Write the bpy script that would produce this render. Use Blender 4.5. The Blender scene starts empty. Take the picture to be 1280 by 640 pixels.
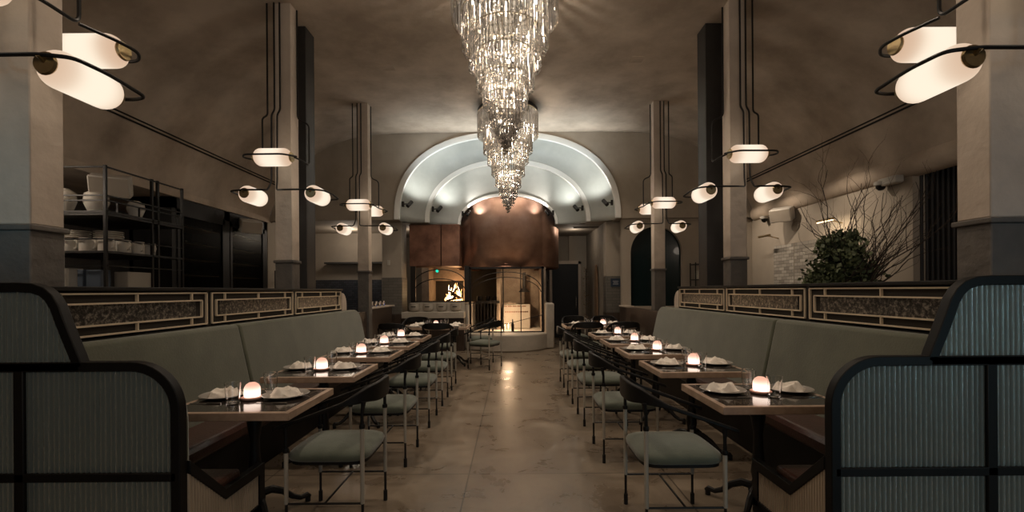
import bpy, bmesh, math, random
from math import sin, cos, pi, radians, sqrt
from mathutils import Vector, Matrix, noise
random.seed(7)
SC = bpy.context.scene
COL = SC.collection
H = 1.45

# ---------------------------------------------------------------- materials
MATS = {}
def mat(name, col, rough=0.5, metal=0.0, col2=None, nscale=4.0, detail=4.0, contrast=(0.35, 0.65),
        bump=0.0, bscale=30.0, emit=None, estr=0.0, trans=0.0, ior=1.45, coat=0.0, spec=0.5, rvar=0.0,
        sheen=0.0, stretch=(1, 1, 1), alpha=1.0):
    if name in MATS: return MATS[name]
    m = bpy.data.materials.new(name); m.use_nodes = True
    nt = m.node_tree; N = nt.nodes; L = nt.links
    b = N['Principled BSDF']
    b.inputs['Base Color'].default_value = (*col, 1)
    b.inputs['Roughness'].default_value = rough
    b.inputs['Metallic'].default_value = metal
    b.inputs['IOR'].default_value = ior
    b.inputs['Transmission Weight'].default_value = trans
    b.inputs['Coat Weight'].default_value = coat
    b.inputs['Specular IOR Level'].default_value = spec
    b.inputs['Sheen Weight'].default_value = sheen
    b.inputs['Alpha'].default_value = alpha
    tc = N.new('ShaderNodeTexCoord'); mp = N.new('ShaderNodeMapping')
    mp.inputs['Scale'].default_value = stretch
    L.new(tc.outputs['Object'], mp.inputs['Vector'])
    if col2 is not None:
        nz = N.new('ShaderNodeTexNoise'); nz.inputs['Scale'].default_value = nscale
        nz.inputs['Detail'].default_value = detail; nz.inputs['Roughness'].default_value = 0.6
        L.new(mp.outputs[0], nz.inputs['Vector'])
        cr = N.new('ShaderNodeValToRGB')
        cr.color_ramp.elements[0].position = contrast[0]; cr.color_ramp.elements[0].color = (*col, 1)
        cr.color_ramp.elements[1].position = contrast[1]; cr.color_ramp.elements[1].color = (*col2, 1)
        L.new(nz.outputs['Fac'], cr.inputs['Fac']); L.new(cr.outputs['Color'], b.inputs['Base Color'])
        if rvar:
            mr = N.new('ShaderNodeMapRange')
            mr.inputs['To Min'].default_value = max(0.02, rough - rvar); mr.inputs['To Max'].default_value = rough + rvar
            mr.inputs['From Min'].default_value = 0.3; mr.inputs['From Max'].default_value = 0.7
            L.new(nz.outputs['Fac'], mr.inputs['Value']); L.new(mr.outputs[0], b.inputs['Roughness'])
    if bump:
        n2 = N.new('ShaderNodeTexNoise'); n2.inputs['Scale'].default_value = bscale; n2.inputs['Detail'].default_value = 5
        L.new(mp.outputs[0], n2.inputs['Vector'])
        bp = N.new('ShaderNodeBump'); bp.inputs['Strength'].default_value = bump; bp.inputs['Distance'].default_value = 0.02
        L.new(n2.outputs['Fac'], bp.inputs['Height']); L.new(bp.outputs[0], b.inputs['Normal'])
    if emit is not None:
        b.inputs['Emission Color'].default_value = (*emit, 1); b.inputs['Emission Strength'].default_value = estr
    MATS[name] = m
    return m

def tile_mat(name, col, col2, mortar, w, h, rough=0.4, swap='xz', bump=0.3):
    m = bpy.data.materials.new(name); m.use_nodes = True
    nt = m.node_tree; N = nt.nodes; L = nt.links; b = N['Principled BSDF']
    tc = N.new('ShaderNodeTexCoord'); sp = N.new('ShaderNodeSeparateXYZ'); cb = N.new('ShaderNodeCombineXYZ')
    L.new(tc.outputs['Object'], sp.inputs[0])
    L.new(sp.outputs['X' if swap[0] == 'x' else 'Y'], cb.inputs['X']); L.new(sp.outputs['Z'], cb.inputs['Y'])
    br = N.new('ShaderNodeTexBrick'); br.inputs['Scale'].default_value = 1.0
    br.inputs['Color1'].default_value = (*col, 1); br.inputs['Color2'].default_value = (*col2, 1)
    br.inputs['Mortar'].default_value = (*mortar, 1); br.inputs['Mortar Size'].default_value = 0.004
    br.inputs['Brick Width'].default_value = w; br.inputs['Row Height'].default_value = h
    L.new(cb.outputs[0], br.inputs['Vector']); L.new(br.outputs['Color'], b.inputs['Base Color'])
    bp = N.new('ShaderNodeBump'); bp.inputs['Strength'].default_value = bump; bp.inputs['Distance'].default_value = 0.01
    L.new(br.outputs['Color'], bp.inputs['Height']); L.new(bp.outputs[0], b.inputs['Normal'])
    b.inputs['Roughness'].default_value = rough
    MATS[name] = m
    return m

# ---------------------------------------------------------------- mesh builder
class MB:
    def __init__(s): s.v = []; s.f = []
    def add(s, vs, fs):
        o = len(s.v); s.v += [tuple(p) for p in vs]; s.f += [tuple(o + i for i in f) for f in fs]; return s
    def box(s, x0, x1, y0, y1, z0, z1):
        x0, x1 = min(x0, x1), max(x0, x1); y0, y1 = min(y0, y1), max(y0, y1); z0, z1 = min(z0, z1), max(z0, z1)
        vs = [(x, y, z) for z in (z0, z1) for y in (y0, y1) for x in (x0, x1)]
        return s.add(vs, [(0, 2, 3, 1), (4, 5, 7, 6), (0, 1, 5, 4), (2, 6, 7, 3), (0, 4, 6, 2), (1, 3, 7, 5)])
    def prism(s, pts, axis, a, b):
        n = len(pts)
        def P(p, t):
            if axis == 'y': return (p[0], t, p[1])
            if axis == 'x': return (t, p[0], p[1])
            return (p[0], p[1], t)
        vs = [P(p, a) for p in pts] + [P(p, b) for p in pts]
        fs = [tuple(range(n))[::-1], tuple(range(n, 2 * n))] + [(i, (i + 1) % n, n + (i + 1) % n, n + i) for i in range(n)]
        return s.add(vs, fs)
    def tube(s, pts, r, n=8, closed=False, cap=True):
        P = [Vector(p) for p in pts]; m = len(P)
        rr = r if isinstance(r, (list, tuple)) else [r] * m
        T = []
        for i in range(m):
            if closed: t = P[(i + 1) % m] - P[i - 1]
            else: t = P[min(i + 1, m - 1)] - P[max(i - 1, 0)]
            T.append(t.normalized() if t.length > 1e-9 else Vector((0, 0, 1)))
        up = Vector((0, 0, 1)) if abs(T[0].z) < .9 else Vector((1, 0, 0))
        u = T[0].cross(up).normalized(); vs = []
        for i in range(m):
            u = (u - T[i] * u.dot(T[i]))
            u = u.normalized() if u.length > 1e-6 else T[i].orthogonal().normalized()
            w = T[i].cross(u)
            for k in range(n):
                a = 2 * pi * k / n
                vs.append(P[i] + (u * cos(a) + w * sin(a)) * rr[i])
        fs = []
        for i in range(m if closed else m - 1):
            j = (i + 1) % m
            for k in range(n):
                l = (k + 1) % n
                fs.append((i * n + k, i * n + l, j * n + l, j * n + k))
        if not closed and cap:
            fs.append(tuple(range(n))[::-1]); fs.append(tuple((m - 1) * n + k for k in range(n)))
        return s.add(vs, fs)
    def lathe(s, prof, n=24, c=(0, 0, 0), axis='z', sx=1.0):
        vs = []; fs = []; m = len(prof)
        for (r, z) in prof:
            for k in range(n):
                a = 2 * pi * k / n; x, y = r * cos(a) * sx, r * sin(a)
                p = (x, y, z) if axis == 'z' else ((z, x, y) if axis == 'x' else (y, z, x))
                vs.append((p[0] + c[0], p[1] + c[1], p[2] + c[2]))
        for i in range(m - 1):
            for k in range(n):
                l = (k + 1) % n
                fs.append((i * n + k, i * n + l, (i + 1) * n + l, (i + 1) * n + k))
        if prof[0][0] > 1e-5: fs.append(tuple(range(n))[::-1])
        if prof[-1][0] > 1e-5: fs.append(tuple((m - 1) * n + k for k in range(n)))
        return s.add(vs, fs)
    def band(s, pts, hs, th):
        P = [Vector(p) for p in pts]; m = len(P); vs = []; fs = []
        for i in range(m):
            t = P[min(i + 1, m - 1)] - P[max(i - 1, 0)]; t.z = 0; t.normalize()
            nn = Vector((t.y, -t.x, 0)); t2 = th[i] if isinstance(th, (list, tuple)) else th
            for (a, b) in ((1, 1), (1, -1), (-1, -1), (-1, 1)):
                vs.append(P[i] + nn * a * t2 / 2 + Vector((0, 0, 1)) * b * hs[i] / 2)
        for i in range(m - 1):
            for k in range(4):
                l = (k + 1) % 4; fs.append((i * 4 + k, i * 4 + l, (i + 1) * 4 + l, (i + 1) * 4 + k))
        fs.append((3, 2, 1, 0)); e = (m - 1) * 4; fs.append((e, e + 1, e + 2, e + 3))
        return s.add(vs, fs)
    def grid(s, fn, nu, nv, closeu=False):
        vs = [fn(i / nu, j / nv) for j in range(nv + 1) for i in range(nu + (0 if closeu else 1))]
        w = nu if closeu else nu + 1; fs = []
        for j in range(nv):
            for i in range(nu):
                k = (i + 1) % w
                fs.append((j * w + i, j * w + k, (j + 1) * w + k, (j + 1) * w + i))
        return s.add(vs, fs)
    def shift(s, dx, dy, dz):
        s.v = [(x + dx, y + dy, z + dz) for x, y, z in s.v]; return s
    def mirx(s):
        s.v = [(-x, y, z) for x, y, z in s.v]; s.f = [f[::-1] for f in s.f]; return s
    def build(s, name, m, parent=None, bevel=0, seg=2, smooth=True, subsurf=0, solid=0, angle=35, merge=False, loc=None):
        me = bpy.data.meshes.new(name); me.from_pydata(s.v, [], s.f)
        bm = bmesh.new(); bm.from_mesh(me)
        if merge: bmesh.ops.remove_doubles(bm, verts=bm.verts, dist=1e-5)
        bmesh.ops.recalc_face_normals(bm, faces=bm.faces); bm.to_mesh(me); bm.free()
        if smooth:
            me.polygons.foreach_set('use_smooth', [True] * len(me.polygons))
            me.set_sharp_from_angle(angle=radians(angle))
        me.materials.append(MATS[m] if isinstance(m, str) else m)
        o = bpy.data.objects.new(name, me); COL.objects.link(o)
        if parent is not None: o.parent = parent
        if loc: o.location = loc
        if solid:
            q = o.modifiers.new('s', 'SOLIDIFY'); q.thickness = solid; q.offset = 0
        if bevel:
            q = o.modifiers.new('b', 'BEVEL'); q.width = bevel; q.segments = seg; q.limit_method = 'ANGLE'; q.angle_limit = radians(40)
        if subsurf:
            q = o.modifiers.new('u', 'SUBSURF'); q.levels = subsurf; q.render_levels = subsurf
        return o

def tag(o, label=None, cat=None, group=None, kind=None):
    if label: o['label'] = label
    if cat: o['category'] = cat
    if group: o['group'] = group
    if kind: o['kind'] = kind
    return o
def thing(name, label, cat, loc=(0, 0, 0), rz=0, group=None):
    o = bpy.data.objects.new(name, None); COL.objects.link(o); o.empty_display_size = .1
    o.location = loc; o.rotation_euler = (0, 0, rz)
    return tag(o, label, cat, group)
def struct(o): o['kind'] = 'structure'; return o
KIDS = {}
def copy_tree(o, loc=None, rz=None, label=None, group=None, kids=None):
    r = o.copy(); COL.objects.link(r)
    if loc is not None: r.location = loc
    if rz is not None: r.rotation_euler = (0, 0, rz)
    if label: r['label'] = label
    if group: r['group'] = group
    for ch in KIDS[o.name]:
        c = ch.copy(); COL.objects.link(c); c.parent = r
        for g in KIDS.get(ch.name, ()):
            d = g.copy(); COL.objects.link(d); d.parent = c
    return r
def remember(o):
    KIDS[o.name] = list(o.children)
    for c in o.children: KIDS[c.name] = list(c.children)
    return o
def arc(cx, cy, r, a0, a1, n):
    return [(cx + r * cos(radians(a0 + (a1 - a0) * i / n)), cy + r * sin(radians(a0 + (a1 - a0) * i / n))) for i in range(n + 1)]
def fillet(pts, r, n=5, closed=False):
    """round the corners of a 3-D polyline"""
    P = [Vector(p) for p in pts]; out = []
    m = len(P)
    for i in range(m):
        if not closed and i in (0, m - 1): out.append(P[i]); continue
        a, b, c = P[i - 1], P[i], P[(i + 1) % m]
        d1 = (a - b); d2 = (c - b); rr = min(r, d1.length * .49, d2.length * .49)
        p, q = b + d1.normalized() * rr, b + d2.normalized() * rr
        for k in range(n + 1):
            t = k / n; out.append(p * (1 - t) ** 2 + b * 2 * t * (1 - t) + q * t * t)
    return out

# ---------------------------------------------------------------- palette
mat('plaster', (.39, .315, .245), .82, col2=(.60, .50, .40), nscale=1.3, detail=10, contrast=(.36, .64), bump=.25, bscale=5)
mat('end_plaster', (.32, .275, .22), .85, col2=(.40, .345, .28), nscale=1.5, detail=6, bump=.15, bscale=7)
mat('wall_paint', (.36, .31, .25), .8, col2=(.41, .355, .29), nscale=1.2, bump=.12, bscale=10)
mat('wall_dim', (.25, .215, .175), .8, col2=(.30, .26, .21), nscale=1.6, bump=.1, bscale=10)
mat('cream_paint', (.50, .42, .345), .6, col2=(.59, .50, .415), nscale=3, bump=.5, bscale=9)
mat('grey_paint', (.105, .095, .085), .6, col2=(.14, .125, .11), nscale=4, bump=.6, bscale=12)
mat('shell_white', (.35, .365, .345), .4, col2=(.41, .425, .40), nscale=2, bump=.05)
mat('rim_white', (.72, .72, .69), .5)
mat('black_wood', (.004, .0035, .003), .5, col2=(.008, .007, .006), nscale=8, stretch=(1, 1, .2), spec=.35)
mat('black_metal', (.012, .011, .010), .45, metal=.3)
mat('dark_steel', (.035, .033, .032), .5, metal=.4, col2=(.05, .048, .046), nscale=2)
mat('brass', (.36, .27, .14), .35, metal=1, col2=(.44, .34, .19), nscale=12)
mat('pale_brass', (.74, .62, .46), .5, metal=.2)
mat('cream_leg', (.40, .37, .31), .4, coat=.2)
mat('green_velvet', (.086, .092, .062), .85, col2=(.118, .125, .086), nscale=3, detail=8, sheen=.35, bump=.12, bscale=60)
mat('seat_green', (.080, .094, .068), .8, col2=(.110, .126, .094), nscale=5, sheen=.35, bump=.1, bscale=90)
mat('leather', (.042, .017, .012), .33, col2=(.060, .026, .018), nscale=7, bump=.15, bscale=70, coat=.15)
mat('table_dark', (.022, .017, .014), .16, col2=(.04, .031, .026), nscale=6, stretch=(1, 6, 1), coat=.5, rvar=.04)
mat('table_edge', (.36, .25, .18), .35, col2=(.50, .36, .265), nscale=10, stretch=(1, 1, 1), coat=.3)
mat('plate', (.34, .31, .275), .3, coat=.4, col2=(.28, .255, .225), nscale=14)
mat('napkin', (.78, .72, .64), .9, col2=(.86, .80, .71), nscale=30, bump=.2, bscale=200)
mat('steel', (.55, .53, .5), .22, metal=1)
mat('terracotta', (.75, .42, .33), .45)
mat('copper', (.46, .27, .195), .42, metal=.82, col2=(.70, .46, .35), nscale=2.2, detail=7, contrast=(.3, .7), rvar=.07)
mat('copper_dark', (.13, .065, .045), .48, metal=.8, col2=(.34, .18, .12), nscale=2, detail=7, contrast=(.35, .68), rvar=.08)
mat('hearth_plaster', (.40, .36, .30), .75, col2=(.48, .43, .36), nscale=3, bump=.25, bscale=14)
mat('oven_brick', (.26, .19, .14), .8, col2=(.36, .28, .21), nscale=5, bump=.4, bscale=18)
mat('soot', (.03, .025, .02), .9)
mat('iron', (.03, .026, .023), .5, metal=.7)
mat('white_item', (.74, .69, .61), .45)
mat('paper_item', (.42, .38, .32), .85)
mat('blue_item', (.07, .09, .12), .6)
mat('brown_board', (.20, .12, .07), .7, col2=(.26, .17, .10), nscale=10)
mat('bark', (.030, .021, .015), .85, col2=(.05, .036, .025), nscale=30)
mat('leaf', (.05, .065, .028), .6, col2=(.12, .14, .065), nscale=12)
mat('dry_leaf', (.18, .09, .04), .8, col2=(.24, .14, .07), nscale=12)
mat('pot_clay', (.12, .10, .085), .8)
mat('plastic_white', (.50, .47, .42), .5)
mat('walnut', (.040, .026, .018), .45, col2=(.065, .043, .03), nscale=6, stretch=(6, 6, .6))
mat('flute_wood', (.42, .34, .25), .5, col2=(.48, .40, .30), nscale=8, stretch=(4, 4, .5))
mat('log_wood', (.035, .02, .012), .9, bump=.6, bscale=30)
mat('door_dark', (.006, .007, .009), .5)
mat('green_glass', (.004, .014, .015), .2, coat=.2)
mat('ribbed_dark', (.025, .022, .02), .55)
mat('sign_blue', (.03, .045, .07), .4)
mat('sign_white', (.7, .7, .7), .5)
tile_mat('grey_tile', (.13, .12, .10), (.16, .145, .125), (.08, .07, .06), .22, .07)
tile_mat('ledge_tile', (.50, .46, .40), (.25, .225, .19), (.13, .115, .10), .17, .065, .7, 'yz', 1.0)
tile_mat('bar_tile', (.025, .03, .04), (.045, .05, .065), (.02, .02, .02), .12, .06, .25)

def glass_mat(name, tint, gloss=.12, rough=.03, milky=0, mult=.7):
    """thin clear glass: transparent with a fresnel reflection"""
    m = bpy.data.materials.new(name); m.use_nodes = True; nt = m.node_tree; N = nt.nodes; L = nt.links
    N.remove(N['Principled BSDF'])
    tr = N.new('ShaderNodeBsdfTransparent'); tr.inputs[0].default_value = (*tint, 1)
    gl = N.new('ShaderNodeBsdfGlossy'); gl.inputs['Color'].default_value = (.95, .93, .9, 1); gl.inputs['Roughness'].default_value = rough
    fw = N.new('ShaderNodeLayerWeight'); fr = N.new('ShaderNodeMath'); fr.operation = 'POWER'; fr.inputs[1].default_value = 3.5; L.new(fw.outputs['Facing'], fr.inputs[0])
    ad = N.new('ShaderNodeMath'); ad.operation = 'MULTIPLY_ADD'; ad.use_clamp = True; ad.inputs[1].default_value = mult; ad.inputs[2].default_value = gloss
    mx = N.new('ShaderNodeMixShader'); L.new(fr.outputs[0], ad.inputs[0]); L.new(ad.outputs[0], mx.inputs[0])
    L.new(tr.outputs[0], mx.inputs[1])
    if milky:
        df = N.new('ShaderNodeBsdfDiffuse'); m2 = N.new('ShaderNodeMixShader'); m2.inputs[0].default_value = milky
        df.inputs[0].default_value = (.9, .88, .84, 1)
        L.new(gl.outputs[0], m2.inputs[1]); L.new(df.outputs[0], m2.inputs[2]); L.new(m2.outputs[0], mx.inputs[2])
    else: L.new(gl.outputs[0], mx.inputs[2])
    L.new(mx.outputs[0], N['Material Output'].inputs[0])
    MATS[name] = m; return m
glass_mat('clear_glass', (.97, .97, .96), .0)
mat('tumbler_glass', (1, 1, 1), .0, trans=1.0, ior=1.45)
glass_mat('smoked_glass', (.62, .62, .58), .0, .3, mult=.12)
def crystal_mat():
    m = bpy.data.materials.new('crystal'); m.use_nodes = True; nt = m.node_tree; N = nt.nodes; L = nt.links
    N.remove(N['Principled BSDF'])
    tr = N.new('ShaderNodeBsdfTransparent'); tr.inputs[0].default_value = (.90, .87, .82, 1)
    gl = N.new('ShaderNodeBsdfGlossy'); gl.inputs['Color'].default_value = (.48, .455, .445, 1); gl.inputs['Roughness'].default_value = .2
    tl = N.new('ShaderNodeBsdfTranslucent'); tl.inputs[0].default_value = (.85, .83, .79, 1)
    a = N.new('ShaderNodeMixShader'); a.inputs[0].default_value = .16; L.new(gl.outputs[0], a.inputs[1]); L.new(tl.outputs[0], a.inputs[2])
    tc = N.new('ShaderNodeTexCoord'); mp = N.new('ShaderNodeMapping'); mp.inputs['Scale'].default_value = (1, 1, .12)
    nz = N.new('ShaderNodeTexNoise'); nz.inputs['Scale'].default_value = 45; nz.inputs['Detail'].default_value = 1
    L.new(tc.outputs['Object'], mp.inputs[0]); L.new(mp.outputs[0], nz.inputs['Vector'])
    mr = N.new('ShaderNodeMapRange'); mr.inputs['From Min'].default_value = .38; mr.inputs['From Max'].default_value = .62
    mr.inputs['To Min'].default_value = .12; mr.inputs['To Max'].default_value = .9; L.new(nz.outputs['Fac'], mr.inputs['Value'])
    mx = N.new('ShaderNodeMixShader'); L.new(mr.outputs[0], mx.inputs[0]); L.new(tr.outputs[0], mx.inputs[1]); L.new(a.outputs[0], mx.inputs[2])
    L.new(mx.outputs[0], N['Material Output'].inputs[0]); MATS['crystal'] = m
crystal_mat()

def reeded_mat():
    m = bpy.data.materials.new('reeded_glass'); m.use_nodes = True; nt = m.node_tree; N = nt.nodes; L = nt.links
    b = N['Principled BSDF']; b.inputs['Base Color'].default_value = (.57, .67, .63, 1); b.inputs['Roughness'].default_value = .35
    b.inputs['Transmission Weight'].default_value = .82; b.inputs['IOR'].default_value = 1.3
    MATS['reeded_glass'] = m
reeded_mat()

def marble_mirror():
    m = bpy.data.materials.new('aged_mirror'); m.use_nodes = True; nt = m.node_tree; N = nt.nodes; L = nt.links
    b = N['Principled BSDF']
    tc = N.new('ShaderNodeTexCoord')
    nz = N.new('ShaderNodeTexNoise'); nz.inputs['Scale'].default_value = 38; nz.inputs['Detail'].default_value = 9; nz.inputs['Roughness'].default_value = .75
    nz.inputs['Distortion'].default_value = .3
    L.new(tc.outputs['Object'], nz.inputs['Vector'])
    cr = N.new('ShaderNodeValToRGB'); e = cr.color_ramp.elements
    e[0].position = .44; e[0].color = (.025, .022, .02, 1); e[1].position = .62; e[1].color = (.36, .33, .28, 1)
    x = cr.color_ramp.elements.new(.52); x.color = (.10, .09, .075, 1)
    L.new(nz.outputs['Fac'], cr.inputs['Fac']); L.new(cr.outputs['Color'], b.inputs['Base Color'])
    b.inputs['Metallic'].default_value = .35; b.inputs['Roughness'].default_value = .33
    MATS['aged_mirror'] = m
marble_mirror()

def emis(name, col, s, col_mid=None, s_mid=None, axis_len=.2):
    """glowing glass; the bulb inside makes the middle of the shade hotter than its ends"""
    m = bpy.data.materials.new(name); m.use_nodes = True; nt = m.node_tree; N = nt.nodes; L = nt.links
    N.remove(N['Principled BSDF'])
    em = N.new('ShaderNodeEmission'); em.inputs[0].default_value = (*col, 1); em.inputs[1].default_value = s
    if col_mid:
        tc = N.new('ShaderNodeTexCoord'); ln = N.new('ShaderNodeVectorMath'); ln.operation = 'LENGTH'
        L.new(tc.outputs['Object'], ln.inputs[0])
        mr = N.new('ShaderNodeMapRange'); mr.inputs['From Min'].default_value = axis_len * .45; mr.inputs['From Max'].default_value = axis_len * 1.05
        mr.interpolation_type = 'SMOOTHSTEP'
        L.new(ln.outputs['Value'], mr.inputs['Value'])
        mc = N.new('ShaderNodeMix'); mc.data_type = 'RGBA'
        mc.inputs['A'].default_value = (*[c * s_mid for c in col_mid], 1); mc.inputs['B'].default_value = (*[c * s for c in col], 1)
        L.new(mr.outputs[0], mc.inputs['Factor']); L.new(mc.outputs['Result'], em.inputs[0]); em.inputs[1].default_value = 1
    L.new(em.outputs[0], N['Material Output'].inputs[0]); MATS[name] = m; return m
emis('lamp_glass', (1, .66, .44), 0.66, (1, .86, .68), 1.06, .23)
emis('bulb', (1, .92, .80), 22)
emis('candle_glow', (1, .52, .36), 1.0, (1, .80, .66), 2.6, .085)
emis('flame', (1, .50, .16), 5.0)
emis('flame_hot', (1, .72, .38), 9.0)
emis('screen_blue', (.10, .22, .75), .8)
emis('green_led', (.02, .65, .42), 1.2)
emis('warm_strip', (1, .72, .42), 5)

def floor_mat():
    m = bpy.data.materials.new('concrete_floor'); m.use_nodes = True; nt = m.node_tree; N = nt.nodes; L = nt.links
    b = N['Principled BSDF']; tc = N.new('ShaderNodeTexCoord')
    n1 = N.new('ShaderNodeTexNoise'); n1.inputs['Scale'].default_value = 2.4; n1.inputs['Detail'].default_value = 10; n1.inputs['Roughness'].default_value = .65
    n1.inputs['Distortion'].default_value = .6
    L.new(tc.outputs['Object'], n1.inputs['Vector'])
    cr = N.new('ShaderNodeValToRGB'); e = cr.color_ramp.elements
    e[0].position = .30; e[0].color = (.13, .098, .068, 1); e[1].position = .72; e[1].color = (.27, .215, .155, 1)
    x = e.new(.5); x.color = (.19, .148, .105, 1)
    L.new(n1.outputs['Fac'], cr.inputs['Fac'])
    # darker worn specks
    n2 = N.new('ShaderNodeTexNoise'); n2.inputs['Scale'].default_value = 14; n2.inputs['Detail'].default_value = 6
    L.new(tc.outputs['Object'], n2.inputs['Vector'])
    c2 = N.new('ShaderNodeValToRGB'); c2.color_ramp.elements[0].position = .60; c2.color_ramp.elements[1].position = .78
    c2.color_ramp.elements[0].color = (1, 1, 1, 1); c2.color_ramp.elements[1].color = (.74, .71, .68, 1)
    L.new(n2.outputs['Fac'], c2.inputs['Fac'])
    mu = N.new('ShaderNodeMix'); mu.data_type = 'RGBA'; mu.blend_type = 'MULTIPLY'; mu.inputs['Factor'].default_value = 1
    L.new(cr.outputs['Color'], mu.inputs['A']); L.new(c2.outputs['Color'], mu.inputs['B'])
    # sawn joints of the slab
    br = N.new('ShaderNodeTexBrick'); br.inputs['Scale'].default_value = 1; br.offset = 0
    br.inputs['Brick Width'].default_value = 1.55; br.inputs['Row Height'].default_value = 1.9; br.inputs['Mortar Size'].default_value = .006
    br.inputs['Color1'].default_value = (1, 1, 1, 1); br.inputs['Color2'].default_value = (.93, .93, .93, 1); br.inputs['Mortar'].default_value = (.35, .32, .3, 1)
    mp = N.new('ShaderNodeMapping'); mp.inputs['Location'].default_value = (.35, .2, 0)
    L.new(tc.outputs['Object'], mp.inputs[0]); L.new(mp.outputs[0], br.inputs['Vector'])
    m2 = N.new('ShaderNodeMix'); m2.data_type = 'RGBA'; m2.blend_type = 'MULTIPLY'; m2.inputs['Factor'].default_value = 1
    L.new(mu.outputs['Result'], m2.inputs['A']); L.new(br.outputs['Color'], m2.inputs['B'])
    L.new(m2.outputs['Result'], b.inputs['Base Color'])
    mr = N.new('ShaderNodeMapRange'); mr.inputs['From Min'].default_value = .3; mr.inputs['From Max'].default_value = .7
    mr.inputs['To Min'].default_value = .22; mr.inputs['To Max'].default_value = .42
    L.new(n1.outputs['Fac'], mr.inputs['Value']); L.new(mr.outputs[0], b.inputs['Roughness'])
    bp = N.new('ShaderNodeBump'); bp.inputs['Strength'].default_value = .12; bp.inputs['Distance'].default_value = .01
    L.new(n2.outputs['Fac'], bp.inputs['Height']); L.new(bp.outputs[0], b.inputs['Normal'])
    MATS['concrete_floor'] = m
floor_mat()

# ================================================================ ROOM
struct(MB().box(-7.6, 7.6, -4, 16, -.12, 0).build('floor', 'concrete_floor'))

PROF = [(0, 5.10), (1.5, 5.10), (2.77, 5.08), (3.3, 5.04), (3.7, 4.97), (4.1, 4.84), (4.48, 4.64), (4.8, 4.42), (5.05, 4.18), (5.3, 3.85), (5.45, 3.55), (5.56, 3.25), (5.6, 3.07)]
def interp(P, x):
    for (a, za), (b, zb) in zip(P, P[1:]):
        if a <= x <= b: return za + (zb - za) * (x - a) / (b - a)
    return P[-1][1]
full = [(-x, z) for x, z in PROF[::-1]] + PROF[1:]
m = MB()
ys = [-4 + i * .5 for i in range(30)]; ys[-1] = 10.5
vs = [(x, y, z) for y in ys for x, z in full]; w = len(full)
fs = [(j * w + i, j * w + i + 1, (j + 1) * w + i + 1, (j + 1) * w + i) for j in range(len(ys) - 1) for i in range(w - 1)]
m.add(vs, fs)
vs2 = [(x * 1.02, y, z + .15) for y in (ys[0], ys[-1]) for x, z in full]
m.add(vs2, [(i, i + 1, w + i + 1, w + i) for i in range(w - 1)])
struct(m.build('ceiling', 'plaster', angle=50))
# lower soffits either side of the vault
struct(MB().box(-7.6, -5.58, -4, 10.5, 3.05, 3.2).build('ceiling_left_soffit', 'plaster'))
struct(MB().box(5.66, 7.6, -4, 10.5, 3.20, 3.35).build('ceiling_right_soffit', 'plaster'))
m = MB(); m.tube([(5.66, -4, 3.17), (5.66, 10.48, 3.17)], .17, 16)
struct(m.build('trim_1', 'plaster'))
struct(MB().box(-7.75, -7.6, -4, 16, 0, 3.2).build('wall_left', 'grey_paint'))
struct(MB().box(7.6, 7.75, -4, 16, 0, 3.35).build('wall_right', 'wall_paint'))
# right hand inner wall with its return
struct(MB().box(5.6, 5.8, 6.35, 10.6, 0, 3.05).build('wall_right_inner', 'wall_paint'))
# back room
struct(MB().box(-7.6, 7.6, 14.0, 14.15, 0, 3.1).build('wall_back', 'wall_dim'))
# front (street) wall behind the camera with three assumed windows
m = MB()
for a, b, c, d in ((-7.6, 7.6, 0, .8), (-7.6, 7.6, 3.0, 5.3), (-7.6, -4.6, .8, 3), (4.6, 7.6, .8, 3), (-1.7, -1.3, .8, 3), (1.3, 1.7, .8, 3)):
    m.box(a, b, -4.15, -4, c, d)
struct(m.build('wall_front', 'wall_paint'))
for i, (a, b) in enumerate(((-4.6, -1.7), (-1.3, 1.3), (1.7, 4.6))):
    q = MB()
    for p in (a, (a + b) / 2, b): q.box(p - .03, p + .03, -4.12, -4.04, .8, 3)
    q.box(a, b, -4.12, -4.04, .8, .86).box(a, b, -4.12, -4.04, 2.94, 3)
    o = q.build('window_%d' % (i + 1), 'black_metal'); struct(o)  # unseen window, assumed as the source of the cool light
    MB().box(a, b, -4.085, -4.075, .8, 3).build('pane', 'clear_glass', o)

# end wall above the fireplace, cut by the outer arch
AX = -.09; ZB = 3.1
ARCH = [(2.53, 1.92, 10.50, 2.4), (1.93, 1.44, 11.0, 2.2), (1.21, .74, 11.42, 2.15)]
def arch_pts(a, h, n, N=48, z0=ZB, off=0):
    out = []
    for i in range(N + 1):
        t = pi * i / N; c, s_ = cos(t), sin(t)
        out.append((AX + (a + off) * math.copysign(abs(c) ** (2 / n), c), z0 + (h + off) * abs(s_) ** (2 / n)))
    return out
def arch_z(a, h, n, x):
    u = abs(x - AX) / a
    return ZB if u >= 1 else ZB + h * (1 - u ** n) ** (1 / n)
xs = sorted(set([-5.6 + 11.2 * i / 80 for i in range(81)] + [AX + 2.53 * sin(pi / 2 * k / 24) for k in range(-24, 25)]))
m = MB(); top = []; bot = []
for x in xs:
    top.append(interp(PROF, abs(x)) + .02); bot.append(min(arch_z(2.53, 1.92, 2.4, x), interp(PROF, abs(x)) - .01))
for Y in (10.5, 10.6):
    k = len(m.v)
    for x, t, b in zip(xs, top, bot): m.v += [(x, Y, b), (x, Y, t)]
    for i in range(len(xs) - 1): m.f.append((k + 2 * i, k + 2 * i + 2, k + 2 * i + 3, k + 2 * i + 1))
struct(m.build('wall_end', 'end_plaster', smooth=False))
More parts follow.
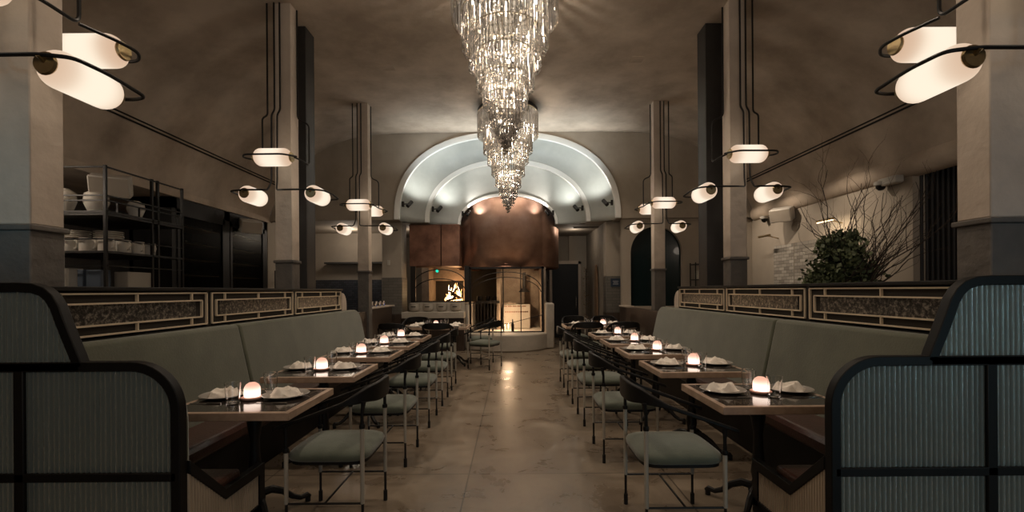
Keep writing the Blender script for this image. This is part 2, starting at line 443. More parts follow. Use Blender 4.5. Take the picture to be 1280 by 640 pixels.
# soffit of the back room, stepped round the niche
m = MB()
for sgn in (-1, 1):
    for (a, h, Y, n), Y2 in zip(ARCH, (11.0, 11.42, 14.1)):
        m.box(AX + sgn * a, sgn * 7.6, Y + .03 * (Y < 10.6), Y2, ZB, ZB + .12)
m.box(AX - 1.5, AX + 1.5, 13.95, 14.1, ZB, ZB + .12)
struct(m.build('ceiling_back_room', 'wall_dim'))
# shells
mm = None
for k in range(2):
    a0, h0, Y0, n0 = ARCH[k]; a1, h1, Y1, n1 = ARCH[k + 1]
    A = arch_pts(a0, h0, n0, 64, off=.02); Y0 += .09; B = arch_pts(a1, h1, n1, 64)
    def fn(u, v, A=A, B=B, Y0=Y0, Y1=Y1):
        i = min(64, int(round(u * 64))); t = v * pi / 2
        w_ = 1 - cos(t); y = Y0 + (Y1 - Y0) * sin(t)
        return (A[i][0] * (1 - w_) + B[i][0] * w_, y, A[i][1] * (1 - w_) + B[i][1] * w_)
    struct(MB().grid(fn, 64, 14).build('niche_shell', 'shell_white', solid=.02, angle=60))
for k in range(3):
    a, h, Y, n = ARCH[k]; wdt = (.13, .11, .07)[k]
    I = arch_pts(a, h, n, 64, off=-wdt * .35); O = arch_pts(a, h, n, 64, off=wdt * .65)
    q = MB(); N_ = 65
    for p, yy in ((I, Y - .05), (O, Y - .05), (O, Y + .03), (I, Y + .03)): q.v += [(x, yy, z) for x, z in p]
    for s_ in range(4):
        for i in range(N_ - 1): q.f.append((s_ * N_ + i, s_ * N_ + i + 1, ((s_ + 1) % 4) * N_ + i + 1, ((s_ + 1) % 4) * N_ + i))
    q.f.append((0, N_, 2 * N_, 3 * N_)); q.f.append(tuple(j * N_ + N_ - 1 for j in range(4)))
    struct(q.build('trim_%d' % (k + 2), 'rim_white', bevel=.012, angle=40))
# dark chamber above inner arch, behind the copper flue
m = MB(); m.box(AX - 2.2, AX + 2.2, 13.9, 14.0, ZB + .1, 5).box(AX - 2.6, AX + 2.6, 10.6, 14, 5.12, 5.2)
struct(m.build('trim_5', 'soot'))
# recessed ceiling disc glow ring : assumed shallow cove at end of vault
def spot(name, loc, target, power, size, col, blend=.6, rad=.03):
    l = bpy.data.lights.new(name, 'SPOT'); l.energy = power; l.spot_size = radians(size); l.spot_blend = blend
    l.color = col; l.shadow_soft_size = rad
    o = bpy.data.objects.new(name, l); COL.objects.link(o); o.location = loc
    o.rotation_euler = (Vector(target) - Vector(loc)).to_track_quat('-Z', 'Y').to_euler(); return o
def area(name, loc, target, power, sx, sy, col):
    l = bpy.data.lights.new(name, 'AREA'); l.energy = power; l.shape = 'RECTANGLE'; l.size = sx; l.size_y = sy; l.color = col
    o = bpy.data.objects.new(name, l); COL.objects.link(o); o.location = loc
    o.rotation_euler = (Vector(target) - Vector(loc)).to_track_quat('-Z', 'Y').to_euler(); return o

# adjustable spot heads inside the arches
COOL = (1, .985, .92)
names = ['outer', 'middle', 'inner']
for k, (dx, z) in enumerate(((2.40, 3.45), (1.80, 3.42), (1.13, 3.38))):
    a, h, Y, n = ARCH[k]
    for sgn, side in ((-1, 'left'), (1, 'right')):
        x = AX + sgn * dx
        t = thing('spotlight', 'small black spotlight at the %s foot of the %s white arch' % (side, names[k]), 'spotlight', (x, Y - .02, z), 0, 'spotlights at the feet of the arches')
        MB().box(-.025, .025, -.05, .02, -.06, .06).build('bracket', 'black_metal', t, bevel=.004)
        q = MB(); q.tube([(-sgn * .02, -.03, 0), (-sgn * .12, -.06, .0)], .012, 8)
        q.build('arm', 'black_metal', t)
        q = MB(); q.tube([(-sgn * .12, -.09, -.06), (-sgn * .19, .02, .06)], .045 if k < 2 else .03, 14)
        q.build('lamp_head', 'black_metal', t)
        MB().lathe([(.0, 0), (.036, 0)], 14).build('lens', 'warm_strip', t, loc=(-sgn * .192, .024, .064)).rotation_euler = (0, -sgn * .9, 0)
        if k < 2:
            spot('arch_spot', (x - sgn * .30, Y - .02, z + .05), (x - sgn * .55, Y + .45, z + 1.5), (38, 30)[k], 125, COOL, 1.0, .06)
spot('flue_spot', (AX - .95, 11.2, 3.3), (AX - .55, 11.5, 4.0), 60, 90, (1, .92, .84), .9)
spot('flue_spot', (AX + .95, 11.2, 3.3), (AX + .55, 11.5, 4.0), 60, 90, (1, .92, .84), .9)
# ---------------------------------------------------------------- columns
CY = (2.705, 5.81, 8.86)
def column(xc, yc, nm, idx):
    zt = 5.08
    o = MB().box(xc - .105, xc + .105, yc - .10, yc + .10, 1.85, zt).build(nm, 'cream_paint', bevel=.008)
    tag(o, ('%s of the painted square columns on the %s') % (('nearest', 'middle', 'farthest')[idx], 'left' if xc < 0 else 'right'), 'column', 'square columns along the banquettes'); o['kind'] = 'structure'
    MB().box(xc - .107, xc + .107, yc - .102, yc + .102, 0, 1.82).build('lower_shaft', 'grey_paint', o, bevel=.008)
    MB().box(xc - .125, xc + .125, yc - .12, yc + .12, 1.815, 1.85).build('collar', 'grey_paint', o, bevel=.008)
for s_ in (-1, 1):
    for i, y in enumerate(CY): column(s_ * 2.86 + (0 if s_ < 0 else -.01), y, 'column', i)
for s_ in (-1, 1):
    x = s_ * 2.92 if s_ < 0 else 2.79
    q = MB(); q.box(x - .13, x + .13, 6.2, 6.225, 0, 5.07).box(x - .13, x + .13, 6.45, 6.475, 0, 5.07).box(x - .13, x + .13, 6.225, 6.45, 0, 5.07)
    o = q.build('steel_post', 'dark_steel', bevel=.003); tag(o, 'tall dark steel post behind the middle %s column' % ('left' if s_ < 0 else 'right'), 'post'); o['kind'] = 'structure'

# ---------------------------------------------------------------- column lights
LP = emis
def capsule(L, r, axis):
    pr = []; n = 10
    for i in range(n + 1):
        a = pi / 2 * i / n; pr.append((r * sin(a) if i else 0, -L / 2 + r * (1 - cos(a)) * .82))
    pr2 = [(r_, -z) for r_, z in pr[::-1]]
    return MB().lathe(pr + pr2, 28, axis=axis)
def column_light(xc, yc, s, label, back=True):
    """s = +1 when the aisle lies towards +X"""
    t = thing('column_light', label, 'pendant light', (xc, yc, 0), 0, 'four-globe lights hung round the columns')
    def T(u, v, z): return (s * u, v, z)
    R = .0108; zc = 5.06
    def rod(pts, rad=.06): MB().tube(fillet([T(*p) for p in pts], rad), R, 8).build('rod', 'black_metal', t)
    zu, zl = 3.07, 2.645
    # upper pair (front and back globe)
    rod([(-.18, -.12, zc), (-.18, -.12, 3.66), (-.235, -.14, 3.62), (-.235, -.14, zu + .02), (-.30, -.22, zu + .01), (-.36, -.34, zu), (-.28, -.47, zu), (.18, -.48, zu), (.30, -.36, zu), (.255, -.34, zu)])
    rod([(.125, .03, zc), (.125, .03, 3.66), (.27, .03, 3.60), (.27, .03, zu), (.28, -.2, zu), (.255, -.33, zu)])
    if back: rod([(.27, .03, zu), (.34, .22, zu), (.36, .36, zu), (.26, .48, zu), (-.2, .48, zu), (-.32, .36, zu), (-.255, .34, zu)])
    for v, u0 in ((-.34, 0), (.34, .05))[:2 if back else 1]:
        c = capsule(.45, .106, 'x').build('glass_shade', 'lamp_glass', t, loc=T(u0, v, zu))
        for e in (-1, 1):
            MB().lathe([(.0, -.012), (.055, -.012), (.062, 0), (.055, .012), (0, .012)], 20, axis='x').build('end_cap', 'brass', c, loc=(e * .222, 0, 0))
    # lower pair either side of the column
    for sd in (-1, 1):
        x0 = .035 * sd - .05
        rod([(x0, -.135, zc), (x0, -.135, 3.72), (x0 + sd * .0 - .03, -.15, 3.66), (x0 - .03, -.16, 2.82), (x0 - .03 + sd * .02, -.22, zl + .06), (sd * .12 + .02, -.375, zl + .03), (sd * .40 + .05, -.38, zl + .03), (sd * .56 + .05, -.36, zl + .02), (sd * .58 + .05, -.18, zl + .02), (sd * .585 + .05, .07, zl), (sd * .50 + .05, .105, zl), (sd * .40 + .05, .10, zl)], .05)
        c = capsule(.42, .103, 'y').build('glass_shade', 'lamp_glass', t, loc=T(sd * .40 + .05, -.14, zl))
        for e in (-1, 1):
            MB().lathe([(.0, -.012), (.055, -.012), (.062, 0), (.055, .012), (0, .012)], 20, axis='y').build('end_cap', 'brass', c, loc=(0, e * .205, 0))
        MB().tube([(0, -.20, 0), (0, -.245, .025)], .012, 8).build('stub', 'brass', c)
    return t
for s_, side in ((1, 'left'), (-1, 'right')):
    for i, y in enumerate(CY):
        column_light(-s_ * 2.86 + (0 if s_ > 0 else -.01), y, s_, 'black rod light with milky glass globes round the %s %s column' % (('nearest', 'middle', 'farthest')[i], side), i != 1)

# conduit pairs along the vault
for s_ in (-1, 1):
    for d in (0, 1):
        x = 5.29 - .022 * d; z = interp(PROF, 5.28) - .02 + .045 * d
        o = MB().tube([(s_ * x, -3.8, z), (s_ * x, 10.45, z)], .014, 8).build('ceiling_conduit', 'black_metal')
        tag(o, '%s of the two thin black conduits on the %s vault' % (('lower', 'upper')[d], 'left' if s_ < 0 else 'right'), 'conduit', 'black conduits along the vault')

# ---------------------------------------------------------------- chandeliers
def chandelier(yc, label):
    t = thing('chandelier', label, 'chandelier', (AX + .03, yc, 0), 0, 'tiered crystal chandeliers')
    MB().lathe([(.0, 5.08), (.57, 5.08), (.60, 5.05), (.60, 4.99), (.57, 4.98), (0, 4.98)], 48).build('canopy', 'black_metal', t)
    MB().tube([(0, 0, 5.0), (0, 0, 3.25)], .02, 8).build('stem', 'steel', t)
    tiers = [(.60, 4.98, .52), (.485, 4.62, .40), (.405, 4.38, .38), (.325, 4.13, .36), (.25, 3.90, .35), (.18, 3.68, .33), (.12, 3.50, .29), (.065, 3.36, .20), (.028, 3.24, .15)]
    rest = MB(); n_part = 0
    protos = {}
    for k, (r, zt, L) in enumerate(tiers):
        MB().tube([(r * cos(a), r * sin(a), zt - .0 + .015 * sin(a + k) * (k > 0)) for a in [2 * pi * i / 40 for i in range(40)]], .010, 6, closed=True).build('ring', 'pale_brass', t)
        for ring, rr in enumerate((r, r * .80)):
            n = max(6, int(2 * pi * rr / (.040 if ring == 0 else .052)))
            for i in range(n):
                a = 2 * pi * (i + .5 * ring) / n
                Lk = L * (.93 + .07 * random.random()); w = .0115
                wob = .015 * sin(a + k) * (k > 0)
                x, y, z = rr * cos(a), rr * sin(a), zt + wob - ring * .05
                if k == 0 and ring == 0 and n_part < 100:
                    if 'p' not in protos:
                        o = MB().lathe([(0, 0), (w * .6, -.01), (w, -.03), (w, -L * .93 + .03), (0, -L * .93)], 5).build('crystal_drop', 'crystal', t, smooth=False); protos['p'] = o
                    else:
                        o = protos['p'].copy(); COL.objects.link(o); o.parent = t
                    o.location = (x, y, z); o.rotation_euler = (0, 0, random.random() * 3); n_part += 1
                else:
                    b = random.random() * 1.2
                    q = MB().lathe([(0, 0), (w * .6, -.01), (w, -.03), (w, -Lk + .03), (0, -Lk)], 5)
                    cb, sb = cos(b), sin(b)
                    rest.add([(x + px * cb - py * sb, y + px * sb + py * cb, z + pz) for px, py, pz in q.v], q.f)
                    # bead at the foot
                    q2 = MB().lathe([(0, 0), (w * 1.7, -.016), (0, -.036)], 5)
                    rest.add([(x + px, y + py, z - Lk - .004 + pz) for px, py, pz in q2.v], q2.f)
    rs = rest.build('crystal_drops', 'crystal', t, smooth=False); rs['kind'] = 'stuff'
    b0 = None
    for k, (r, zt, L) in enumerate(tiers[:8]):
        n = (6, 5, 4, 4, 3, 2, 2, 1)[k]
        for i in range(n):
            a = 2 * pi * (i + .37 * k) / n; rr = r * .62
            if b0 is None:
                b0 = MB().lathe([(0, -.024), (.015, -.016), (.019, 0), (.013, .016), (0, .026)], 10).build('bulb', 'bulb', t); o = b0
            else:
                o = b0.copy(); COL.objects.link(o); o.parent = t
            o.location = (rr * cos(a), rr * sin(a), zt - L * .45)
    for k, (z, e) in enumerate(((4.72, 72), (4.2, 42), (3.75, 18))):
        l = bpy.data.lights.new('chandelier_glow', 'POINT'); l.energy = e; l.color = (1, .88, .74); l.shadow_soft_size = .12
        o = bpy.data.objects.new('chandelier_glow', l); COL.objects.link(o); o.location = (AX + .03, yc, z)
        o.location.x += .1 - .08 * k
    return t
chandelier(5.2, 'large tiered crystal chandelier hanging nearest, cropped by the top of the photo')
chandelier(9.1, 'tiered crystal chandelier hanging farther back in front of the white arches')

# ================================================================ BANQUETTES
XC = {-1: 0.0, 1: -.06}
def side_x(s, x): return s * x + (XC[1] if s > 0 and x < 2.3 else 0)
def rounded_end_profile(y0, y1, z0, z1, r, near=False, far=False):
    pts = [(y0, z0)]
    if near: pts += arc(y0 + r, z1 - r, r, 180, 90, 8)
    else: pts.append((y0, z1))
    if far: pts += arc(y1 - r, z1 - r, r, 90, 0, 8)
    else: pts.append((y1, z1))
    pts.append((y1, z0))
    return pts
def make_banquette(s):
    side = 'left' if s < 0 else 'right'
    t = thing('banquette', 'long sage green banquette with brown leather seat on the %s' % side, 'banquette', (0, 0, 0))
    e1, e2 = (4.2, 7.5) if s < 0 else (4.36, 7.85)
    def back(y0, y1, far, near=False):
        pts = rounded_end_profile(y0, y1, .40, 1.155, .17, near, far)
        q = MB(); q.prism(pts, 'x', 0, .13)
        # lean the cushion back and swell its face
        q.v = [(s * (2.36 + .16 * (z - .40) / .76 + x), y, z) for x, y, z in q.v]
        q.build('backrest', 'green_velvet', t, bevel=.028, seg=4)
    back(2.30, e1 - .006, False); back(e1 + .006, e2, True)
    # long seat
    q = MB(); x0, x1 = 2.06, 2.42
    pr = [(x0 + .02, .335), (x0 - .01, .36), (x0 - .012, .42), (x0 + .015, .455), (x0 + .1, .468), (x1, .455), (x1, .335)]
    q.prism([(s * x, z) for x, z in pr], 'y', 2.35, e2 - .05); q.build('seat', 'leather', t, bevel=.012, seg=3)
    MB().box(s * 2.10, s * 2.5, 2.35, e2 - .05, .0, .335).build('base', 'black_wood', t)
    # short return seat behind the screen
    xe = abs(side_x(s, 1.56))
    q = MB(); q.box(s * (xe + .03), s * 2.12, 2.24, 2.66, .33, .425); q.build('return_seat', 'leather', t, bevel=.02, seg=3)
    q = MB(); q.prism(rounded_end_profile(0, 1, 0, 1, .2), 'x', 0, .001)
    pts = [(xe + .03, .42), (2.4, .42), (2.4, 1.09)] + [(xe + .03 + .26 - .26 * cos(radians(a)) , .83 + .26 * sin(radians(a))) for a in range(90, -1, -15)]
    q = MB(); q.prism([(s * x, z) for x, z in pts], 'y', 2.205, 2.245)
    q.build('return_backrest', 'green_velvet', t, bevel=.02, seg=3)
    # aisle end panel : dark sloping cap over fluted wood
    X0 = s * xe; X1 = s * (xe + .045)
    topl = [(2.20, .64), (2.475, .385), (2.86, .385)]
    low = [(2.20, .575), (2.475, .325), (2.86, .325)]
    q = MB(); q.prism([topl[0], topl[1], topl[2], (2.86, .10), (2.80, .10), (2.80, .325), low[1], low[0]], 'x', X0, X1); q.box(X0, X1, 2.2, 2.86, .05, .145)
    q.build('end_frame', 'black_wood', t, bevel=.004)
    q = MB(); n = 30
    for i in range(n):
        y = 2.20 + (2.80 - 2.20) * (i + .5) / n
        zt = (.575 + (.325 - .575) * (y - 2.2) / .275 if y < 2.475 else .325) - .0
        q.tube([(X0 + s * .016, y, .145), (X0 + s * .016, y, zt + .02)], .0098, 6)
    q.box(X0 + s * .02, X0 + s * .04, 2.2, 2.8, .14, .34)
    q.build('fluted_panel', 'flute_wood', t)
    return t
make_banquette(-1); make_banquette(1)

# partition rails behind the banquettes
def make_partition(s):
    side = 'left' if s < 0 else 'right'
    t = thing('partition_rail', 'black lattice partition with aged glass panels behind the %s banquette' % side, 'partition', (0, 0, 0))
    ends = (2.42, 3.93, 5.46, 6.98) if s < 0 else (2.42, 4.03, 5.58, 7.13)
    X = s * 2.62
    y0, y1 = 2.22, ends[-1] + .03
    q = MB(); q.box(X, s * 2.70, y0, y1, 0, 1.165).box(X - s * .02, s * 2.74, y0, y1, 1.465, 1.492)
    for y in ends: q.box(X, s * 2.70, y - .028, y + .028, 1.16, 1.47)
    q.box(s * 2.668, s * 2.70, y0, y1, 1.165, 1.47)
    q.build('frame', 'black_wood', t, bevel=.004)
    for a, b in zip(ends[:-1], ends[1:]):
        a += .034; b -= .034; c = (a + b) / 2; L = b - a
        z = (1.185, 1.247, 1.385, 1.447); g = .0055
        q = MB()
        def hb(zz, p, r_): q.box(X - s * .012, X + s * .006, p, r_, zz - g, zz + g)
        def vb(yy, p, r_): q.box(X - s * .012, X + s * .006, yy - g, yy + g, p, r_)
        hb(z[0], a, b); hb(z[3], a, b); vb(a, z[0], z[3]); vb(b, z[0], z[3])
        hb(z[1], a + .06, b - .06); hb(z[2], a + .06, b - .06); vb(a + .06, z[1], z[2]); vb(b - .06, z[1], z[2])
        for yy in (c, c - L * .375, c + L * .375): vb(yy, z[0], z[1]); vb(yy, z[2], z[3])
        f = q.build('lattice', 'pale_brass', t)
        MB().box(X + s * .004, X + s * .012, a + .12, b - .12, z[1], z[2]).build('aged_glass', 'aged_mirror', t)
        MB().box(X + s * .008, X + s * .016, a, b, z[0], z[3]).build('backing_glass', 'soot', t)
    # pale curved end panel
    pts = [(y1, .2), (y1, 1.43)] + arc(y1 + .02, 1.25, .18, 90, 0, 6) + [(y1 + .21, .2)]
    MB().prism(pts, 'x', s * 2.62, s * 2.72).build('end_panel', 'cream_paint', t, bevel=.008)
make_partition(-1); make_partition(1)

# reeded glass screens nearest the camera
def offset_poly(P, d):
    """inset an open outline (x,z) to its right by d"""
    out = []
    for i in range(len(P)):
        a = P[max(i - 1, 0)]; b = P[min(i + 1, len(P) - 1)]
        tx, tz = b[0] - a[0], b[1] - a[1]; l = sqrt(tx * tx + tz * tz)
        out.append((P[i][0] + tz / l * d, P[i][1] - tx / l * d))
    return out
def make_screen(s):
    side = 'left' if s < 0 else 'right'
    t = thing('booth_screen', 'black framed reeded glass booth screen in the %s foreground' % side, 'screen', (0, 0, 0))
    Y0, Y1 = 2.15, 2.20
    dx = 0 if s < 0 else -.07
    def W(x): return s * (x + dx)
    XO = 3.5; B = .046; xa = 1.575
    def ribbon(P, w):
        # outline runs outward to aisle edge ; inner side towards the glass
        I = offset_poly(P, w); q = MB(); n = len(P)
        for yy in (Y0, Y1): q.v += [(W(x), yy, z) for x, z in P] + [(W(x), yy, z) for x, z in I]
        for i in range(n - 1):
            q.f += [(i, i + 1, n + i + 1, n + i), (2 * n + i, 2 * n + i + 1, 3 * n + i + 1, 3 * n + i), (i, i + 1, 2 * n + i + 1, 2 * n + i), (n + i, n + i + 1, 3 * n + i + 1, 3 * n + i)]
        q.f += [(0, n, 3 * n, 2 * n), (n - 1, 2 * n - 1, 4 * n - 1, 3 * n - 1)]
        return q, I
    r = .235
    low = [(xa, 0), (xa, .5)] + [(xa + r - r * cos(radians(a)), 1.125 - r + r * sin(radians(a))) for a in range(0, 91, 9)] + [(2.4, 1.125), (XO, 1.125)]
    q1, I1 = ribbon(low, B)
    up = [(2.035, 1.105), (2.05, 1.15), (2.085, 1.235), (2.12, 1.325), (2.145, 1.395), (2.175, 1.445), (2.215, 1.480), (2.27, 1.50), (2.34, 1.505), (2.6, 1.505), (XO, 1.505)]
    q2, I2 = ribbon(up, B)
    for q in (q1, q2): pass
    bars = MB()
    bars.box(W(2.05), W(XO), Y0, Y1, 1.082, 1.123)
    bars.box(W(xa + .02), W(XO), Y0, Y1, .556, .598)
    bars.box(W(xa + .02), W(XO), Y0, Y1, .0, .10)
    for x in (2.315, 3.05): bars.box(W(x), W(x + .048), Y0, Y1, .05, 1.10)
    bars.box(W(3.05), W(3.098), Y0, Y1, 1.1, 1.49)
    fr = MB(); fr.add(q1.v, q1.f); fr.add(q2.v, q2.f); fr.add(bars.v, bars.f)
    fr.build('frame', 'black_wood', t, bevel=.004, angle=30)
    # reeded panes : corrugated sheet clipped by the frame outline
    def topz(x, P):
        for (xA, zA), (xB, zB) in zip(P, P[1:]):
            if min(xA, xB) <= x <= max(xA, xB) and abs(xB - xA) > 1e-6: return zA + (zB - zA) * (x - xA) / (xB - xA)
        return P[-1][1]
    def pane(xA, xB, zA, zB, curve=None):
        q = MB(); n = max(8, int(abs(xB - xA) / .0026)); zc = 8
        for yb, sg in ((Y0 + .018, -1), (Y0 + .030, 1)):
            k0 = len(q.v)
            for i in range(n + 1):
                x = xA + (xB - xA) * i / n
                d = abs(sin(pi * x / .0246)) * .0075
                z1 = zB if curve is None else min(zB, topz(x, curve))
                for j in range(2): q.v.append((W(x), yb + (sg * 0 if sg > 0 else -d), zA if j == 0 else z1))
            for i in range(n): q.f.append((k0 + 2 * i, k0 + 2 * i + 2, k0 + 2 * i + 3, k0 + 2 * i + 1))
        q.build('reeded_pane', 'reeded_glass', t, angle=50)
    e = .004
    pane(xa + B - e, 2.315 + e, .09, .56, None)
    cz = sorted([p for p in I1 if p[1] > .5], key=lambda p: p[0])
    pane(xa + B - e, 2.315 + e, .595, 1.086, [(x - .004, z + .004) for x, z in cz])
    pane(2.36, 3.052, .09, .56); pane(2.36, 3.052, .595, 1.086)
    pane(3.095, XO, .09, .56); pane(3.095, XO, .595, 1.086)
    cu = sorted(I2, key=lambda p: p[0])
    pane(2.09, 3.052, 1.12, 1.47, [(x - .006, z + .006) for x, z in cu]); pane(3.095, XO, 1.12, 1.47)
make_screen(-1); make_screen(1)

# ================================================================ TABLES
def make_table(w, d, two=False):
    t = thing('dining_table', '', 'table')
    MB().box(-w / 2 + .034, w / 2 - .034, -d / 2 + .034, d / 2 - .034, .730, .7605).build('tabletop', 'table_dark', t)
    q = MB(); e = .034; z0, z1 = .714, .762
    for pts in (((-w / 2, -d / 2), (w / 2, -d / 2), (w / 2 - e, -d / 2 + e), (-w / 2 + e, -d / 2 + e)),
                ((w / 2, -d / 2), (w / 2, d / 2), (w / 2 - e, d / 2 - e), (w / 2 - e, -d / 2 + e)),
                ((w / 2, d / 2), (-w / 2, d / 2), (-w / 2 + e, d / 2 - e), (w / 2 - e, d / 2 - e)),
                ((-w / 2, d / 2), (-w / 2, -d / 2), (-w / 2 + e, -d / 2 + e), (-w / 2 + e, d / 2 - e))):
        q.prism(list(pts), 'z', z0, z1)
    q.build('edge_band', 'table_edge', t, bevel=.004)
    for px in ((-w * .27, w * .27) if two else (0,)):
        MB().lathe([(0, .70), (.16, .70), (.16, .722), (0, .722)], 20, (px, 0, 0)).build('mount_plate', 'black_metal', t)
        MB().lathe([(.0, .10), (.055, .10), (.062, .13), (.045, .17), (.036, .20), (.046, .25), (.040, .30), (.030, .42), (.028, .50), (.040, .58), (.046, .62), (.034, .66), (.05, .70), (0, .70)], 20, (px, 0, 0)).build('pedestal', 'black_metal', t)
        for k in range(4):
            a = pi / 4 + k * pi / 2
            P = [(.03, .15), (.10, .155), (.17, .12), (.23, .065), (.28, .040), (.325, .045), (.345, .03)]
            q = MB(); q.tube([(px + r * cos(a), r * sin(a), z) for r, z in P], [.028, .026, .022, .018, .017, .02, .012], 8)
            q.lathe([(0, 0), (.018, 0), (.018, .03), (0, .04)], 10, (px + .33 * cos(a), .33 * sin(a), 0))
            q.build('foot', 'black_metal', t)
    return remember(t)

ORD = ('nearest', 'second', 'third', 'fourth', 'fifth', 'farthest')
tab = make_table(.76, .66); used = False
TL = [2.925, 4.00, 5.06, 5.97, 6.87]; TR = [2.98, 4.09, 5.12, 6.07, 7.04]
TABLES = []
for s, ys_ in ((-1, TL), (1, TR)):
    xc = -1.66 if s < 0 else 1.605
    for i, y in enumerate(ys_):
        lab = '%s small two-seat table in the %s row, black top with wooden edge' % (ORD[i], 'left' if s < 0 else 'right')
        if not used: o = tab; o.location = (xc, y, 0); o['label'] = lab; o['group'] = 'two-seat tables along the banquettes'; used = True
        else: o = copy_tree(tab, (xc, y, 0), 0, lab, 'two-seat tables along the banquettes')
        TABLES.append((s, i, xc, y))
big = make_table(1.30, .80, True); big.location = (-1.50, 8.95, 0); big['label'] = 'wider four-seat table at the far end of the left row'; big['group'] = 'wide tables at the far end'
copy_tree(big, (1.66, 8.95, 0), 0, 'wider four-seat table at the far end of the right row', 'wide tables at the far end')

# ---------------------------------------------------------------- tableware
def mk_plate():
    pr = [(0, .004), (.075, .004), (.085, 0), (.10, .004), (.138, .016), (.145, .020), (.141, .023), (.10, .011), (.085, .008), (0, .008)]
    return MB().lathe(pr, 40)
P0 = mk_plate().build('plate', 'plate')
def mk_napkin(seed):
    rnd = random.Random(seed); ph = [rnd.random() * 6 for _ in range(6)]
    def hgt(x, y):
        r = sqrt((x / .100) ** 2 + (y / .080) ** 2)
        b = max(0, 1 - r ** 7)
        rid = (1 - abs(sin(x * 24 + ph[0] + 2.5 * sin(y * 18 + ph[1])))) * .75 + (1 - abs(sin(y * 42 + ph[2] + x * 25))) * .45
        return .006 + b * (.022 + .027 * rid + .012 * noise.noise(Vector((x * 14 + ph[3], y * 14, seed))))
    def fn(u, v):
        a = 2 * pi * u; rr = v
        wob = 1 + .10 * sin(5 * a + ph[4]) + .07 * sin(9 * a + ph[5])
        x = .106 * rr * wob * cos(a); y = .086 * rr * wob * sin(a)
        return (x, y, hgt(x, y) if rr < .98 else .002)
    return MB().grid(fn, 44, 14, closeu=True).add([(.1 * cos(2 * pi * k / 12), .08 * sin(2 * pi * k / 12), .001) for k in range(12)], [tuple(range(12))])
NAPS = [mk_napkin(k).build('napkin', 'napkin', angle=28) for k in (3, 5, 9, 14)]
def mk_glass():
    return MB().lathe([(0, .002), (.034, 0), (.037, .002), (.046, .128), (.047, .131), (.0445, .131), (.0430, .126), (.0345, .014), (0, .013)], 32)
G0 = mk_glass().build('tumbler', 'tumbler_glass', angle=50)
CL = thing('candle_lamp', '', 'candle lamp')
MB().lathe([(0, 0), (.055, 0), (.064, .006), (.066, .016), (.058, .019), (0, .019)], 32).build('saucer', 'terracotta', CL)
pr = [(.046, 0), (.048, .015), (.048, .052), (.045, .062), (.036, .078), (.020, .089), (0, .092)]
MB().lathe(pr, 20).build('dome', 'candle_glow', CL, loc=(0, 0, .018))
remember(CL)
def mk_knife():
    q = MB(); q.box(-.006, .006, -.10, -.01, .001, .006)
    q.prism([(-.007, -.01), (.006, -.01), (.009, .05), (.005, .10), (-.005, .10)], 'z', .001, .003); return q
def mk_fork():
    q = MB(); q.box(-.004, .004, -.10, .045, .001, .005).box(-.012, .012, .045, .06, .001, .005)
    for k in range(4): q.box(-.012 + k * .0069, -.0088 + k * .0069, .06, .10, .001, .004)
    return q
K0 = mk_knife().build('knife', 'steel', bevel=.001); F0 = mk_fork().build('fork', 'steel')
first = {}
def put(proto, key, loc, rz, label, cat, group, tree=False):
    if key not in first:
        first[key] = 1; o = proto; o.location = loc; o.rotation_euler = (0, 0, rz)
    elif tree: o = copy_tree(proto, loc, rz)
    else:
        o = proto.copy(); COL.objects.link(o); o.location = loc; o.rotation_euler = (0, 0, rz)
    return tag(o, label, cat, group)
ZT = .7615
rn = random.Random(4)
for n, (s, i, xc, y) in enumerate(TABLES):
    side = 'left' if s < 0 else 'right'; tb = '%s %s-row table' % (ORD[i], side)
    for e, where in ((-1, 'aisle'), (1, 'banquette')):      # e=-1: towards the aisle
        if s < 0: px = xc + (.165 if e < 0 else -.245)
        else: px = xc + (-.195 if e < 0 else .255)
        py = y + .085 + rn.uniform(-.015, .015)
        put(P0, 'plate', (px, py, ZT), rn.random(), 'pale ceramic plate at the %s side of the %s' % (where, tb), 'plate', 'plates under napkins on the row tables')
        k = (n + (e > 0) * 2) % 4
        put(NAPS[k], 'nap%d' % k, (px + rn.uniform(-.012, .012), py, ZT + .0075), rn.uniform(-.5, .5), 'crumpled linen napkin on the %s side plate of the %s' % (where, tb), 'napkin', 'napkins on the row tables')
        put(K0, 'knife', (px, y - .105, ZT), pi / 2 + rn.uniform(-.1, .1), 'steel knife in front of the %s side plate on the %s' % (where, tb), 'knife', 'knives on the row tables')
        put(F0, 'fork', (px, y + .265, ZT), pi / 2, 'steel fork beyond the %s side plate on the %s' % (where, tb), 'fork', 'forks on the row tables')
    cx = xc - .02 if s < 0 else xc + .03
    put(CL, 'candle', (cx, y + .01 - (0 if s < 0 else -.01), ZT), rn.random(), 'glowing domed candle lamp on the %s' % tb, 'candle lamp', 'candle lamps on the tables', True)
    if s < 0:
        put(G0, 'glass', (xc - .075, y - .105, ZT), 0, 'clear tumbler before the candle on the %s' % tb, 'glass', 'tumblers on the tables')
        put(G0, 'glass', (xc - .02, y + .235, ZT), 0, 'clear tumbler behind the candle on the %s' % tb, 'glass', 'tumblers on the tables')
    else:
        put(G0, 'glass', (xc + .06, y - .085, ZT), 0, 'clear tumbler before the candle on the %s' % tb, 'glass', 'tumblers on the tables')
        put(G0, 'glass', (xc + .025, y + .165, ZT), 0, 'clear tumbler behind the candle on the %s' % tb, 'glass', 'tumblers on the tables')
